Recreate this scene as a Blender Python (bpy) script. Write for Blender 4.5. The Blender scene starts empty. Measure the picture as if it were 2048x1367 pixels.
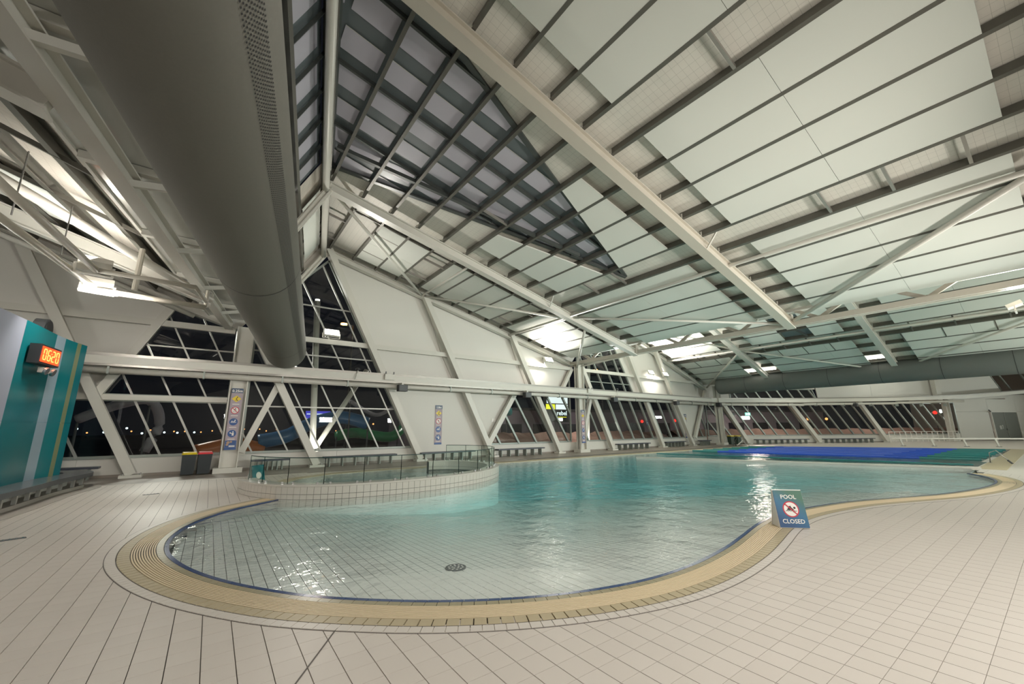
import bpy, bmesh, math, random
from mathutils import Vector, Matrix
from mathutils.geometry import tessellate_polygon
random.seed(7)
S = bpy.context.scene
COL = S.collection
# ------------------------------------------------------------------ camera
H = 1.7
cam_data = bpy.data.cameras.new('camera')
cam_data.sensor_width = 36.0
cam_data.lens = 14.07
cam_data.clip_end = 600
cam = bpy.data.objects.new('camera', cam_data)
COL.objects.link(cam)
rt = Vector((0.805813, -0.592142, -0.005705)); up_ = Vector((-0.119205, -0.171643, 0.977921)); fw = Vector((0.580047, 0.787341, 0.208898))
cam.matrix_world = Matrix(((rt.x, up_.x, -fw.x, 0), (rt.y, up_.y, -fw.y, 0), (rt.z, up_.z, -fw.z, H), (0, 0, 0, 1)))
S.camera = cam
# ------------------------------------------------------------------ view + world
S.view_settings.view_transform = 'Standard'
S.view_settings.look = 'None'
S.view_settings.gamma = 1.0
S.view_settings.use_curve_mapping = False
S.view_settings.exposure = 0.13
world = bpy.data.worlds.new('night_sky'); S.world = world
world.use_nodes = True
world.node_tree.nodes['Background'].inputs[0].default_value = (0.10, 0.11, 0.16, 1)
world.node_tree.nodes['Background'].inputs[1].default_value = 0.05
try:
    S.cycles.max_bounces = 9
    S.cycles.diffuse_bounces = 5
    S.cycles.glossy_bounces = 4
    S.cycles.transmission_bounces = 4
    S.cycles.transparent_max_bounces = 16
    S.cycles.sample_clamp_indirect = 6.0
    S.cycles.use_denoising = True
    S.cycles.caustics_reflective = False
    S.cycles.caustics_refractive = False
except Exception:
    pass
# ------------------------------------------------------------------ lights of the hall and added fill
def area(name, loc, aim, size, power, col=(1.0, 0.93, 0.82), spread=180):
    l = bpy.data.lights.new(name, 'AREA'); l.shape = 'RECTANGLE'
    l.size = size[0]; l.size_y = size[1]; l.energy = power; l.color = col
    l.spread = math.radians(spread)
    o = bpy.data.objects.new(name, l); COL.objects.link(o)
    o.location = loc
    o.rotation_euler = (Vector(aim) - Vector(loc)).to_track_quat('-Z', 'Y').to_euler()
    return o
WARM = (1.0, 0.95, 0.865); COOL = (0.90, 1.0, 0.95)
LK = 1.0
# uplighters on the girt of the glazed wall, on the light frame, on the valley truss and over the far duct
UP = [((4.15, 20.3, 6.55), (4.9, 15.0, 8.6), 120, WARM, 130), ((18.1, 20.1, 6.45), (16.6, 17.3, 9.6), 560, WARM, 105),
      ((29.8, 20.3, 6.45), (28.8, 17.6, 9.4), 480, WARM, 105), ((31.8, 20.3, 6.45), (31.2, 17.6, 9.2), 220, WARM, 105),
      ((-2.75, 14.2, 5.42), (-4.4, 14.6, 8), 60, WARM, 150), ((-2.6, 12.4, 5.42), (-4.6, 12.2, 8), 60, WARM, 150),
      ((22.2, 0.2, 6.0), (18.5, -1.0, 10), 300, WARM, 150), ((37.0, 15.0, 6.45), (34.0, 15.0, 7.6), 330, WARM, 150),
      ((37.0, 8.2, 6.45), (34.0, 8.2, 7.6), 330, WARM, 150)]
for i, (p, a, w, c, sp) in enumerate(UP):
    area('uplight_lamp', p, a, (0.5, 0.3), w * LK, c, sp)
for p, a in [((24.5, 20.0, 4.75), (23.6, 17.4, 7.6)), ((45.5, 16.1, 4.9), (43.9, 13.6, 7.8)), ((56, 10.6, 5.1), (54.6, 8.0, 8))]:
    area('added_far_fill', p, a, (1.4, 0.25), 380 * LK, (0.95, 1.0, 0.95), 110)  # extra lights added above the beams to brighten the far roof
for p, a, w in [((17.7, 20.3, 5.95), (17.2, 21.0, 4.9), 26), ((30.6, 20.3, 5.95), (30.6, 21.0, 5.2), 42), ((4.3, 20.35, 6.3), (4.6, 20.7, 5.6), 7)]:
    area('wall_wash_lamp', p, a, (0.5, 0.15), w * LK, WARM, 170)
# the flat lamp under the light frame, lighting the deck by the bins
area('frame_downlight', (-2.62, 13.55, 4.97), (-1.0, 18.0, 1.5), (0.66, 0.3), 125, WARM)
area('added_left_fill', (-4.2, 7.6, 5.0), (-2.4, 9.2, 0), (1.6, 0.6), 60, WARM)  # fill with no fixture, added to lift the dark left deck
# unseen overhead fill, added behind and beside the camera to brighten the deck
for p, w in [((5, -2.6, 7.6), 520), ((15, -3.2, 6.2), 185)]:
    area('added_deck_fill', p, (p[0], p[1] + 1.6, 0), (2.2, 1.2), w * LK, (1.0, 0.96, 0.92))
# invented upward fill out of view, without fixtures, added to wash the roof
for p, a, w, c in [((1.5, -8.8, 3.0), (6, 8, 8.6), 360, WARM), ((9.5, -3.6, 2.6), (10.5, 9, 7.6), 170, WARM), ((17, -4.5, 2.6), (15.5, 9, 6.4), 230, WARM), ((-9, -6, 3.0), (-8, 2, 9), 200, WARM),
                   ((-16, 8, 3.0), (-6, 14, 3.5), 300, WARM), ((26, -6.0, 2.6), (21, 8, 5.6), 420, COOL), ((34, -8.8, 3.0), (31, 4, 6.4), 750, COOL), ((48, -8.8, 3.0), (40, 4, 5.5), 560, COOL), ((70, -5, 3.5), (60, 2, 10), 320, COOL)]:
    area('added_roof_fill', p, a, (1.2, 0.5), w * LK, c, 90 if p[0] in (9.5, 17, 26) else 180)

# ------------------------------------------------------------------ materials
MT = {}
def mat(name, col, rough=0.5, metal=0.0, emit=None, es=1.0, noise=None, spec=None, bump=None):
    m = bpy.data.materials.new(name); m.use_nodes = True
    nt = m.node_tree; b = nt.nodes['Principled BSDF']
    b.inputs['Base Color'].default_value = (*col, 1); b.inputs['Roughness'].default_value = rough
    b.inputs['Metallic'].default_value = metal
    if spec is not None: b.inputs['Specular IOR Level'].default_value = spec
    if emit:
        b.inputs['Emission Color'].default_value = (*emit, 1); b.inputs['Emission Strength'].default_value = es
    if noise:
        sc, amt = noise
        tc = nt.nodes.new('ShaderNodeTexCoord'); nz = nt.nodes.new('ShaderNodeTexNoise')
        nz.inputs['Scale'].default_value = sc; nz.inputs['Detail'].default_value = 4
        mx = nt.nodes.new('ShaderNodeMix'); mx.data_type = 'RGBA'
        mx.inputs['A'].default_value = (*[c * (1 - amt) for c in col], 1); mx.inputs['B'].default_value = (*[min(1, c * (1 + amt)) for c in col], 1)
        nt.links.new(tc.outputs['Object'], nz.inputs['Vector']); nt.links.new(nz.outputs['Fac'], mx.inputs['Factor'])
        nt.links.new(mx.outputs['Result'], b.inputs['Base Color'])
    if bump:
        sc, st = bump
        tc = nt.nodes.new('ShaderNodeTexCoord'); nz = nt.nodes.new('ShaderNodeTexNoise'); nz.inputs['Scale'].default_value = sc
        bp = nt.nodes.new('ShaderNodeBump'); bp.inputs['Strength'].default_value = st; bp.inputs['Distance'].default_value = 0.05
        nt.links.new(tc.outputs['Object'], nz.inputs['Vector']); nt.links.new(nz.outputs['Fac'], bp.inputs['Height']); nt.links.new(bp.outputs['Normal'], b.inputs['Normal'])
    MT[name] = m
    return m
mat('deck_tile', (0.66, 0.605, 0.545), 0.42, noise=(1.1, 0.04))
mat('deck_tile_b', (0.675, 0.62, 0.56), 0.42, noise=(1.3, 0.04))
mat('grout', (0.15, 0.135, 0.12), 0.8)
mat('border_tile', (0.68, 0.63, 0.57), 0.4)
mat('sand_tile', (0.50, 0.42, 0.27), 0.42, noise=(3, 0.07))
mat('olive_tile', (0.36, 0.32, 0.20), 0.3, noise=(3, 0.07))
mat('grate', (0.78, 0.64, 0.43), 0.45)
mat('trough', (0.05, 0.045, 0.035), 0.6)
mat('blue_tile', (0.03, 0.07, 0.20), 0.15)
mat('wet_deck', (0.30, 0.26, 0.225), 0.4, noise=(2, 0.06))
mat('pool_tile', (0.83, 0.82, 0.77), 0.3)
mat('lap_tile', (0.62, 0.80, 0.80), 0.3)
mat('pool_grout', (0.10, 0.11, 0.10), 0.8)
mat('white_steel', (0.66, 0.64, 0.58), 0.38, noise=(1.5, 0.02))
mat('warm_steel', (0.57, 0.53, 0.455), 0.38)
mat('white_wall', (0.70, 0.68, 0.63), 0.55, noise=(0.6, 0.02))
mat('plinth_tile', (0.66, 0.63, 0.57), 0.25)
mat('panel', (0.70, 0.715, 0.66), 0.8, noise=(0.8, 0.02))
mat('purlin', (0.14, 0.135, 0.115), 0.42, 0.3, noise=(4, 0.15))
mat('bright_gal', (0.36, 0.34, 0.31), 0.35, 0.6)
mat('gloss_white', (0.62, 0.62, 0.58), 0.16, 0.25, bump=(1.2, 0.25))
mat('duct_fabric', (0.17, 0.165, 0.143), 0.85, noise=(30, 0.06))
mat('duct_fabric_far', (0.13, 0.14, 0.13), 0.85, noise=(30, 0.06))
mat('hole', (0.03, 0.03, 0.03), 0.9)
mat('black', (0.02, 0.02, 0.022), 0.5)
mat('frame_grey', (0.30, 0.33, 0.30), 0.35, 0.2)
mat('mullion_grey', (0.42, 0.42, 0.39), 0.35, 0.3)
mat('dark_grey', (0.085, 0.09, 0.095), 0.5)
mat('bench_seat', (0.05, 0.055, 0.075), 0.4)
mat('steel', (0.55, 0.55, 0.55), 0.22, 0.9)
mat('teal', (0.003, 0.19, 0.215), 0.24, spec=.3)
mat('teal_b', (0.004, 0.17, 0.20), 0.24, spec=.3)
mat('slate_teal', (0.006, 0.15, 0.17), 0.22, spec=.3)
mat('pale_blue', (0.30, 0.41, 0.48), 0.25)
mat('lilac', (0.36, 0.38, 0.46), 0.25)
mat('olive_band', (0.22, 0.26, 0.14), 0.25)
mat('bench_top', (0.17, 0.175, 0.185), 0.22)
mat('stone', (0.40, 0.37, 0.33), 0.6)
mat('bin', (0.028, 0.034, 0.038), 0.6)
mat('bin_green', (0.045, 0.07, 0.055), 0.5)
mat('yellow', (0.80, 0.60, 0.03), 0.4)
mat('red', (0.72, 0.06, 0.07), 0.4)
mat('sign_violet', (0.40, 0.33, 0.37), 0.5)
mat('sign_blue', (0.03, 0.09, 0.27), 0.4)
mat('sign_navy', (0.06, 0.10, 0.17), 0.4)
mat('sign_red', (0.55, 0.02, 0.05), 0.4)
mat('sign_white', (0.85, 0.82, 0.77), 0.4)
mat('skin_print', (0.45, 0.30, 0.20), 0.5)
mat('rope_blue', (0.015, 0.085, 0.56), 0.4)
mat('rope_green', (0.02, 0.19, 0.19), 0.4)
mat('rope_white', (0.30, 0.38, 0.75), 0.4)
mat('led_red', (0.3, 0.01, 0.0), 0.4, emit=(1.0, 0.06, 0.01), es=2.0)
mat('led_orange', (0.3, 0.1, 0.0), 0.4, emit=(1.0, 0.32, 0.08), es=2.4)
mat('lamp_white', (1, 1, 1), 0.4, emit=(1.0, 0.95, 0.86), es=14)
mat('lamp_soft', (1, 1, 1), 0.4, emit=(1.0, 0.95, 0.86), es=3.2)
mat('lamp_orange', (1, .5, .2), 0.4, emit=(1.0, 0.42, 0.10), es=16)
mat('far_orange', (1, .5, .2), 0.4, emit=(1.0, 0.40, 0.12), es=2.5)
mat('far_white', (1, 1, 1), 0.4, emit=(0.75, 0.92, 1.0), es=2.5)
mat('far_red', (1, 0, 0), 0.4, emit=(1.0, 0.03, 0.02), es=2.5)
mat('exit_green', (.1, .5, .4), 0.4, emit=(0.35, 0.95, 0.75), es=0.9)
mat('exit_white', (1, 1, 1), 0.4, emit=(0.9, 1.0, 0.95), es=1.5)
mat('board_white', (1, 1, 1), 0.4, emit=(0.75, 0.95, 1.0), es=1.0)
mat('board_yellow', (1, 1, 0), 0.4, emit=(0.9, 0.95, 0.05), es=0.9)
mat('board_blue', (0, 0, 1), 0.4, emit=(0.1, 0.1, 0.8), es=0.6)
mat('board_black', (0.01, 0.01, 0.01), 0.4)
mat('asphalt', (0.17, 0.135, 0.135), 0.8, noise=(0.4, 0.3))
mat('slide_blue', (0.03, 0.16, 0.36), 0.3)
mat('slide_teal', (0.04, 0.30, 0.32), 0.3)
mat('slide_green', (0.02, 0.22, 0.08), 0.3)
mat('slide_grey', (0.35, 0.34, 0.38), 0.3)
mat('slide_orange', (0.45, 0.12, 0.02), 0.3)
mat('door_grey', (0.20, 0.21, 0.19), 0.5)
mat('sky_pane', (0.56, 0.54, 0.61), 0.28, noise=(0.7, 0.05))
mat('sky_pane_b', (0.15, 0.175, 0.185), 0.3)
mat('sky_bar', (0.09, 0.10, 0.095), 0.35, 0.2)
mat('car_dark', (0.02, 0.02, 0.03), 0.25)
mat('dark_hole', (0.02, 0.02, 0.02), 0.9)

def nodemat(name):
    m = bpy.data.materials.new(name); m.use_nodes = True; m.node_tree.nodes.clear(); MT[name] = m
    return m, m.node_tree
# foil insulation with its wire mesh printed by fine lines
def foil_mat(name, base, warm, rough, bumpst):
    m, nt = nodemat(name); N = nt.nodes.new; L = nt.links.new
    out = N('ShaderNodeOutputMaterial'); b = N('ShaderNodeBsdfPrincipled'); L(b.outputs[0], out.inputs[0])
    tc = N('ShaderNodeTexCoord'); sep = N('ShaderNodeSeparateXYZ'); L(tc.outputs['Object'], sep.inputs[0])
    masks = []
    for ax, sp, w in (('X', 0.20, 0.028), ('Y', 0.155, 0.036)):
        d = N('ShaderNodeMath'); d.operation = 'DIVIDE'; L(sep.outputs[ax], d.inputs[0]); d.inputs[1].default_value = sp
        f = N('ShaderNodeMath'); f.operation = 'FRACT'; L(d.outputs[0], f.inputs[0])
        g = N('ShaderNodeMath'); g.operation = 'LESS_THAN'; L(f.outputs[0], g.inputs[0]); g.inputs[1].default_value = w
        masks.append(g)
    mx = N('ShaderNodeMath'); mx.operation = 'MAXIMUM'; L(masks[0].outputs[0], mx.inputs[0]); L(masks[1].outputs[0], mx.inputs[1])
    nz = N('ShaderNodeTexNoise'); nz.inputs['Scale'].default_value = 1.3; nz.inputs['Detail'].default_value = 5; L(tc.outputs['Object'], nz.inputs['Vector'])
    c1 = N('ShaderNodeMix'); c1.data_type = 'RGBA'; c1.inputs['A'].default_value = (*base, 1); c1.inputs['B'].default_value = (*warm, 1); L(nz.outputs['Fac'], c1.inputs['Factor'])
    c2 = N('ShaderNodeMix'); c2.data_type = 'RGBA'; c2.inputs['B'].default_value = (base[0] * .62, base[1] * .62, base[2] * .6, 1); L(c1.outputs['Result'], c2.inputs['A'])
    k = N('ShaderNodeMath'); k.operation = 'MULTIPLY'; L(mx.outputs[0], k.inputs[0]); k.inputs[1].default_value = 0.8; L(k.outputs[0], c2.inputs['Factor'])
    L(c2.outputs['Result'], b.inputs['Base Color']); b.inputs['Roughness'].default_value = rough
    n2 = N('ShaderNodeTexNoise'); n2.inputs['Scale'].default_value = 2.2; n2.inputs['Detail'].default_value = 3; L(tc.outputs['Object'], n2.inputs['Vector'])
    bp = N('ShaderNodeBump'); bp.inputs['Strength'].default_value = bumpst; bp.inputs['Distance'].default_value = 0.08; L(n2.outputs['Fac'], bp.inputs['Height']); L(bp.outputs[0], b.inputs['Normal'])
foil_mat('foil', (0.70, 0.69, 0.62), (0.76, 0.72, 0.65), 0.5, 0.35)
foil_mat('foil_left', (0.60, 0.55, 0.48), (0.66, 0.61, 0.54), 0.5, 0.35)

def front_fresnel(nt, fr, mx, back=0.03):
    N = nt.nodes.new; L = nt.links.new   # no total internal reflection on thin sheets seen from behind
    ge = N('ShaderNodeNewGeometry'); m_ = N('ShaderNodeMix'); m_.data_type = 'FLOAT'
    L(ge.outputs['Backfacing'], m_.inputs['Factor']); L(fr.outputs[0], m_.inputs['A']); m_.inputs['B'].default_value = back
    L(m_.outputs[0], mx.inputs[0])
def glass_mat(name, tint, ior, gl=(1, 1, 1), scale=1.0):
    m, nt = nodemat(name); N = nt.nodes.new; L = nt.links.new
    out = N('ShaderNodeOutputMaterial'); mx = N('ShaderNodeMixShader'); L(mx.outputs[0], out.inputs[0])
    fr = N('ShaderNodeFresnel'); fr.inputs['IOR'].default_value = ior
    t = N('ShaderNodeBsdfTransparent'); t.inputs[0].default_value = (*tint, 1)
    g = N('ShaderNodeBsdfGlossy'); g.inputs['Color'].default_value = (*gl, 1); g.inputs['Roughness'].default_value = 0.01
    front_fresnel(nt, fr, mx); L(t.outputs[0], mx.inputs[1]); L(g.outputs[0], mx.inputs[2])
glass_mat('window_glass', (0.62, 0.66, 0.64), 1.55)
glass_mat('fence_glass', (0.93, 0.97, 0.95), 1.25)
mat('fence_edge', (0.015, 0.06, 0.055), 0.2)

def water_mat(name, absorb, dens, s1, st):
    m, nt = nodemat(name); N = nt.nodes.new; L = nt.links.new
    out = N('ShaderNodeOutputMaterial'); mx = N('ShaderNodeMixShader'); L(mx.outputs[0], out.inputs[0])
    tc = N('ShaderNodeTexCoord')
    n1 = N('ShaderNodeTexNoise'); n1.inputs['Scale'].default_value = s1; n1.inputs['Detail'].default_value = 3; n1.inputs['Distortion'].default_value = 0.6
    n2 = N('ShaderNodeTexNoise'); n2.inputs['Scale'].default_value = s1 * 0.22; n2.inputs['Detail'].default_value = 2
    L(tc.outputs['Object'], n1.inputs['Vector']); L(tc.outputs['Object'], n2.inputs['Vector'])
    ad = N('ShaderNodeMath'); ad.operation = 'MULTIPLY_ADD'; L(n2.outputs['Fac'], ad.inputs[0]); ad.inputs[1].default_value = 2.2; L(n1.outputs['Fac'], ad.inputs[2])
    bp = N('ShaderNodeBump'); bp.inputs['Strength'].default_value = st; bp.inputs['Distance'].default_value = 0.03; L(ad.outputs[0], bp.inputs['Height'])
    fr = N('ShaderNodeFresnel'); fr.inputs['IOR'].default_value = 1.33; L(bp.outputs[0], fr.inputs['Normal'])
    t = N('ShaderNodeBsdfTransparent'); g = N('ShaderNodeBsdfGlossy'); g.inputs['Roughness'].default_value = 0.06; L(bp.outputs[0], g.inputs['Normal'])
    front_fresnel(nt, fr, mx); L(t.outputs[0], mx.inputs[1]); L(g.outputs[0], mx.inputs[2])
    va = N('ShaderNodeVolumeAbsorption'); va.inputs['Color'].default_value = (*absorb, 1); va.inputs['Density'].default_value = dens
    L(va.outputs[0], out.inputs['Volume'])
water_mat('water', (0.16, 0.84, 0.89), 0.19, 4.0, 0.9)
# pool closed board: blue to green print
m, nt = nodemat('board_print'); N = nt.nodes.new; L = nt.links.new
out = N('ShaderNodeOutputMaterial'); b = N('ShaderNodeBsdfPrincipled'); L(b.outputs[0], out.inputs[0])
tc = N('ShaderNodeTexCoord'); sp = N('ShaderNodeSeparateXYZ'); L(tc.outputs['Object'], sp.inputs[0])
a1 = N('ShaderNodeMath'); a1.operation = 'MULTIPLY_ADD'; L(sp.outputs['Z'], a1.inputs[0]); a1.inputs[1].default_value = 1.7; a1.inputs[2].default_value = 0.0
a2 = N('ShaderNodeMath'); a2.operation = 'MULTIPLY_ADD'; L(sp.outputs['X'], a2.inputs[0]); a2.inputs[1].default_value = 1.1; L(a1.outputs[0], a2.inputs[2])
cr = N('ShaderNodeValToRGB'); L(a2.outputs[0], cr.inputs[0])
cr.color_ramp.elements[0].color = (0.02, 0.075, 0.20, 1); cr.color_ramp.elements[1].color = (0.07, 0.17, 0.12, 1)
e = cr.color_ramp.elements.new(0.5); e.color = (0.04, 0.16, 0.29, 1)
L(cr.outputs[0], b.inputs['Base Color']); b.inputs['Roughness'].default_value = 0.45

# ------------------------------------------------------------------ helpers
class MB:
    def __init__(s): s.v = []; s.f = []
    def add(s, vs, fs):
        o = len(s.v); s.v += [tuple(v) for v in vs]; s.f += [tuple(i + o for i in f) for f in fs]; return s
    def box(s, c, d, rz=0.0):
        x, y, z = d[0] / 2, d[1] / 2, d[2] / 2; vs = []
        ca, sa = math.cos(rz), math.sin(rz)
        for a, b_, c_ in ((-x, -y, -z), (x, -y, -z), (x, y, -z), (-x, y, -z), (-x, -y, z), (x, -y, z), (x, y, z), (-x, y, z)):
            vs.append((c[0] + a * ca - b_ * sa, c[1] + a * sa + b_ * ca, c[2] + c_))
        return s.add(vs, [(0, 3, 2, 1), (4, 5, 6, 7), (0, 1, 5, 4), (1, 2, 6, 5), (2, 3, 7, 6), (3, 0, 4, 7)])
    def bar(s, p, q, w, h, up=(0, 0, 1)):
        p = Vector(p); q = Vector(q); d = (q - p).normalized(); u = Vector(up)
        if abs(d.dot(u)) > 0.98: u = Vector((1, 0, 0))
        r = d.cross(u).normalized() * (w / 2); u = r.cross(d).normalized() * (h / 2)
        vs = [a + i * r + j * u for a in (p, q) for i, j in ((-1, -1), (1, -1), (1, 1), (-1, 1))]
        return s.add(vs, [(0, 1, 2, 3), (7, 6, 5, 4), (0, 4, 5, 1), (1, 5, 6, 2), (2, 6, 7, 3), (3, 7, 4, 0)])
    def ibeam(s, p, q, w, h, t, up=(0, 0, 1)):
        p = Vector(p); q = Vector(q); d = (q - p).normalized(); u = Vector(up); r = d.cross(u).normalized(); u = r.cross(d).normalized()
        o = u * (h / 2 - t / 2)
        s.bar(p + o, q + o, w, t, up); s.bar(p - o, q - o, w, t, up); s.bar(p, q, t, h - 2 * t, up); return s
    def tube(s, pts, r, n=10, cap=True):
        pts = [Vector(p) for p in pts]; rings = []
        for i, p in enumerate(pts):
            d = (pts[min(i + 1, len(pts) - 1)] - pts[max(i - 1, 0)]).normalized()
            u = Vector((0, 0, 1)) if abs(d.z) < 0.95 else Vector((1, 0, 0))
            a = d.cross(u).normalized(); b_ = a.cross(d).normalized()
            rr = r[i] if isinstance(r, (list, tuple)) else r
            rings.append([p + (a * math.cos(t) + b_ * math.sin(t)) * rr for t in [2 * math.pi * k / n for k in range(n)]])
        vs = [v for ring in rings for v in ring]; fs = []
        for i in range(len(pts) - 1):
            for k in range(n):
                fs.append((i * n + k, i * n + (k + 1) % n, (i + 1) * n + (k + 1) % n, (i + 1) * n + k))
        if cap: fs.append(tuple(reversed(range(n)))); fs.append(tuple((len(pts) - 1) * n + k for k in range(n)))
        return s.add(vs, fs)
    def disc(s, c, n, r, th=0.004, k=24, sx=1.0):
        n = Vector(n).normalized(); u = Vector((0, 0, 1)); a = n.cross(u).normalized() if abs(n.z) < .95 else Vector((1, 0, 0)); b_ = a.cross(n)
        c = Vector(c); vs = []
        for o in (0, th):
            vs += [c + n * o + a * math.cos(2 * math.pi * i / k) * r * sx + b_ * math.sin(2 * math.pi * i / k) * r for i in range(k)]
        fs = [tuple(range(k)), tuple(range(2 * k - 1, k - 1, -1))] + [(i, i + k, (i + 1) % k + k, (i + 1) % k) for i in range(k)]
        return s.add(vs, fs)
    def prism(s, poly, z0, z1):
        n = len(poly); vs = [(x, y, z0) for x, y in poly] + [(x, y, z1) for x, y in poly]
        tr = tessellate_polygon([[Vector((x, y, 0)) for x, y in poly]])
        fs = [tuple(t) for t in tr] + [tuple(i + n for i in t) for t in tr] + [(i, (i + 1) % n, (i + 1) % n + n, i + n) for i in range(n)]
        return s.add(vs, fs)
    def slab(s, pts, th):   # planar polygon in space given thickness along its normal
        P = [Vector(p) for p in pts]; nrm = (P[1] - P[0]).cross(P[2] - P[0]).normalized() * th; n = len(P)
        tr = tessellate_polygon([P])
        return s.add(P + [p + nrm for p in P], [tuple(t) for t in tr] + [tuple(i + n for i in t) for t in tr] + [(i, (i + 1) % n, (i + 1) % n + n, i + n) for i in range(n)])
    def build(s, name, m, parent=None, kind=None, smooth=False, fixn=True):
        me = bpy.data.meshes.new(name); me.from_pydata(s.v, [], s.f)
        if fixn and len(s.f) < 60000:
            bm = bmesh.new(); bm.from_mesh(me); bmesh.ops.recalc_face_normals(bm, faces=bm.faces); bm.to_mesh(me); bm.free()
        me.materials.append(MT[m] if isinstance(m, str) else m)
        if smooth:
            for p in me.polygons: p.use_smooth = True
        o = bpy.data.objects.new(name, me); COL.objects.link(o)
        if parent: o.parent = parent
        if kind: o['kind'] = kind
        return o
def tag(o, label=None, cat=None, group=None, kind=None):
    if label: o['label'] = label
    if cat: o['category'] = cat
    if group: o['group'] = group
    if kind: o['kind'] = kind
    return o
def empty(name, loc=(0, 0, 0), rz=0.0):
    o = bpy.data.objects.new(name, None); COL.objects.link(o); o.location = loc; o.rotation_euler = (0, 0, rz); o.empty_display_size = 0.2
    return o
def inst(o, parent, loc, rz=None, rot=None):
    c = o.copy(); COL.objects.link(c); c.parent = parent; c.location = loc
    if rz is not None: c.rotation_euler = (0, 0, rz)
    if rot is not None: c.rotation_euler = rot
    return c
def textmesh(body, size, m, name='lettering', ext=0.002, bold=0.0):
    cu = bpy.data.curves.new(name, 'FONT'); cu.body = body; cu.size = size; cu.extrude = ext; cu.offset = bold; cu.align_x = 'CENTER'; cu.align_y = 'CENTER'; cu.resolution_u = 2
    t = bpy.data.objects.new(name, cu); COL.objects.link(t)
    dg = bpy.context.evaluated_depsgraph_get(); me = bpy.data.meshes.new_from_object(t.evaluated_get(dg))
    bpy.data.objects.remove(t); me.materials.clear(); me.materials.append(MT[m])
    o = bpy.data.objects.new(name, me); COL.objects.link(o); return o
def clip(poly, a, b_, c):   # keep a*x+b*y<=c
    o = []
    for i in range(len(poly)):
        p, q = poly[i], poly[(i + 1) % len(poly)]; dp = a * p[0] + b_ * p[1] - c; dq = a * q[0] + b_ * q[1] - c
        if dp <= 0: o.append(p)
        if (dp < 0 < dq) or (dq < 0 < dp):
            t = dp / (dp - dq); o.append((p[0] + t * (q[0] - p[0]), p[1] + t * (q[1] - p[1])))
    return o
def catmull(P, k=6):
    o = []
    for i in range(len(P) - 1):
        p0 = P[max(i - 1, 0)]; p1 = P[i]; p2 = P[i + 1]; p3 = P[min(i + 2, len(P) - 1)]
        for j in range(k):
            t = j / k
            o.append(tuple(0.5 * (2 * p1[a] + (p2[a] - p0[a]) * t + (2 * p0[a] - 5 * p1[a] + 4 * p2[a] - p3[a]) * t * t + (3 * p1[a] - p0[a] - 3 * p2[a] + p3[a]) * t ** 3) for a in (0, 1)))
    o.append(tuple(P[-1])); return o
def resample(P, step):
    o = [P[0]]; acc = 0.0; last = P[0]
    for q in P[1:]:
        while True:
            d = math.dist(last, q)
            if acc + d < step: acc += d; last = q; break
            t = (step - acc) / d; last = (last[0] + (q[0] - last[0]) * t, last[1] + (q[1] - last[1]) * t); o.append(last); acc = 0.0
    return o
def offset(P, d):
    o = []
    for i in range(len(P)):
        a = P[max(i - 1, 0)]; b_ = P[min(i + 1, len(P) - 1)]; L_ = math.dist(a, b_) or 1
        o.append((P[i][0] + (b_[1] - a[1]) / L_ * -d, P[i][1] + (b_[0] - a[0]) / L_ * d))
    return o
def inside(pt, poly):
    x, y = pt; r = False; j = len(poly) - 1
    for i in range(len(poly)):
        if (poly[i][1] > y) != (poly[j][1] > y) and x < (poly[j][0] - poly[i][0]) * (y - poly[i][1]) / (poly[j][1] - poly[i][1]) + poly[i][0]: r = not r
        j = i
    return r

# ------------------------------------------------------------------ pool outlines (metres)
EDGE = [(1.57, 11.85), (0.66, 11.1), (0.17, 10.4), (-0.12, 9.7), (-0.27, 9.0), (-0.31, 8.35), (-0.25, 7.7), (-0.10, 7.1), (0.12, 6.5), (0.40, 5.93), (0.72, 5.42), (1.10, 4.92), (1.6, 4.43), (2.13, 4.0), (2.8, 3.6), (3.5, 3.32), (4.25, 3.15), (5.1, 3.12), (6.12, 3.22), (7.0, 3.38), (7.9, 3.56), (8.7, 3.66), (9.5, 3.67), (10.6, 3.56), (12.0, 3.27), (13.5, 2.75), (14.91, 2.25), (16.43, 1.88), (17.87, 1.66), (19.2, 1.60), (20.3, 1.72), (21.3, 2.02), (22.2, 2.5)]
edge = resample(catmull(EDGE, 8), 0.12)
PLO = [(0.78, 13.9), (0.92, 13.1), (1.2, 12.35), (1.65, 11.7), (2.4, 11.15), (3.4, 10.85), (4.6, 10.76), (5.8, 10.9), (6.92, 11.26), (7.85, 11.82), (8.6, 12.55), (9.1, 13.4), (9.25, 14.4), (9.0, 15.4), (8.4, 16.15), (7.5, 16.45)]
plo = resample(catmull(PLO, 8), 0.165)
# left normals: offset(+) is to the left of travel
OUT = -1.0   # outward side of the pool edge when walking the list
mid = edge[len(edge) // 2]; t1 = offset(edge, 1.0)[len(edge) // 2]
if t1[1] > mid[1]: OUT = -1.0
else: OUT = 1.0
def eo(d): return offset(edge, OUT * d)
FAR = [(24.4, 2.45), (45.5, 2.75), (38.0, 16.35), (13.3, 16.75), (9.6, 17.0), (7.6, 17.15)]
main_poly = [p for p in resample(edge, 0.36)] + FAR + [(5.6, 17.15), (3.9, 16.95), (2.6, 16.1), (1.9, 14.8), (1.6, 13.2)]

# ------------------------------------------------------------------ floor
floor = MB().box((35, 6, -0.06), (130, 34, 0.03)).build('floor', 'grout')
floor.hide_render = False
bpy.data.objects.remove(floor)
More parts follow.
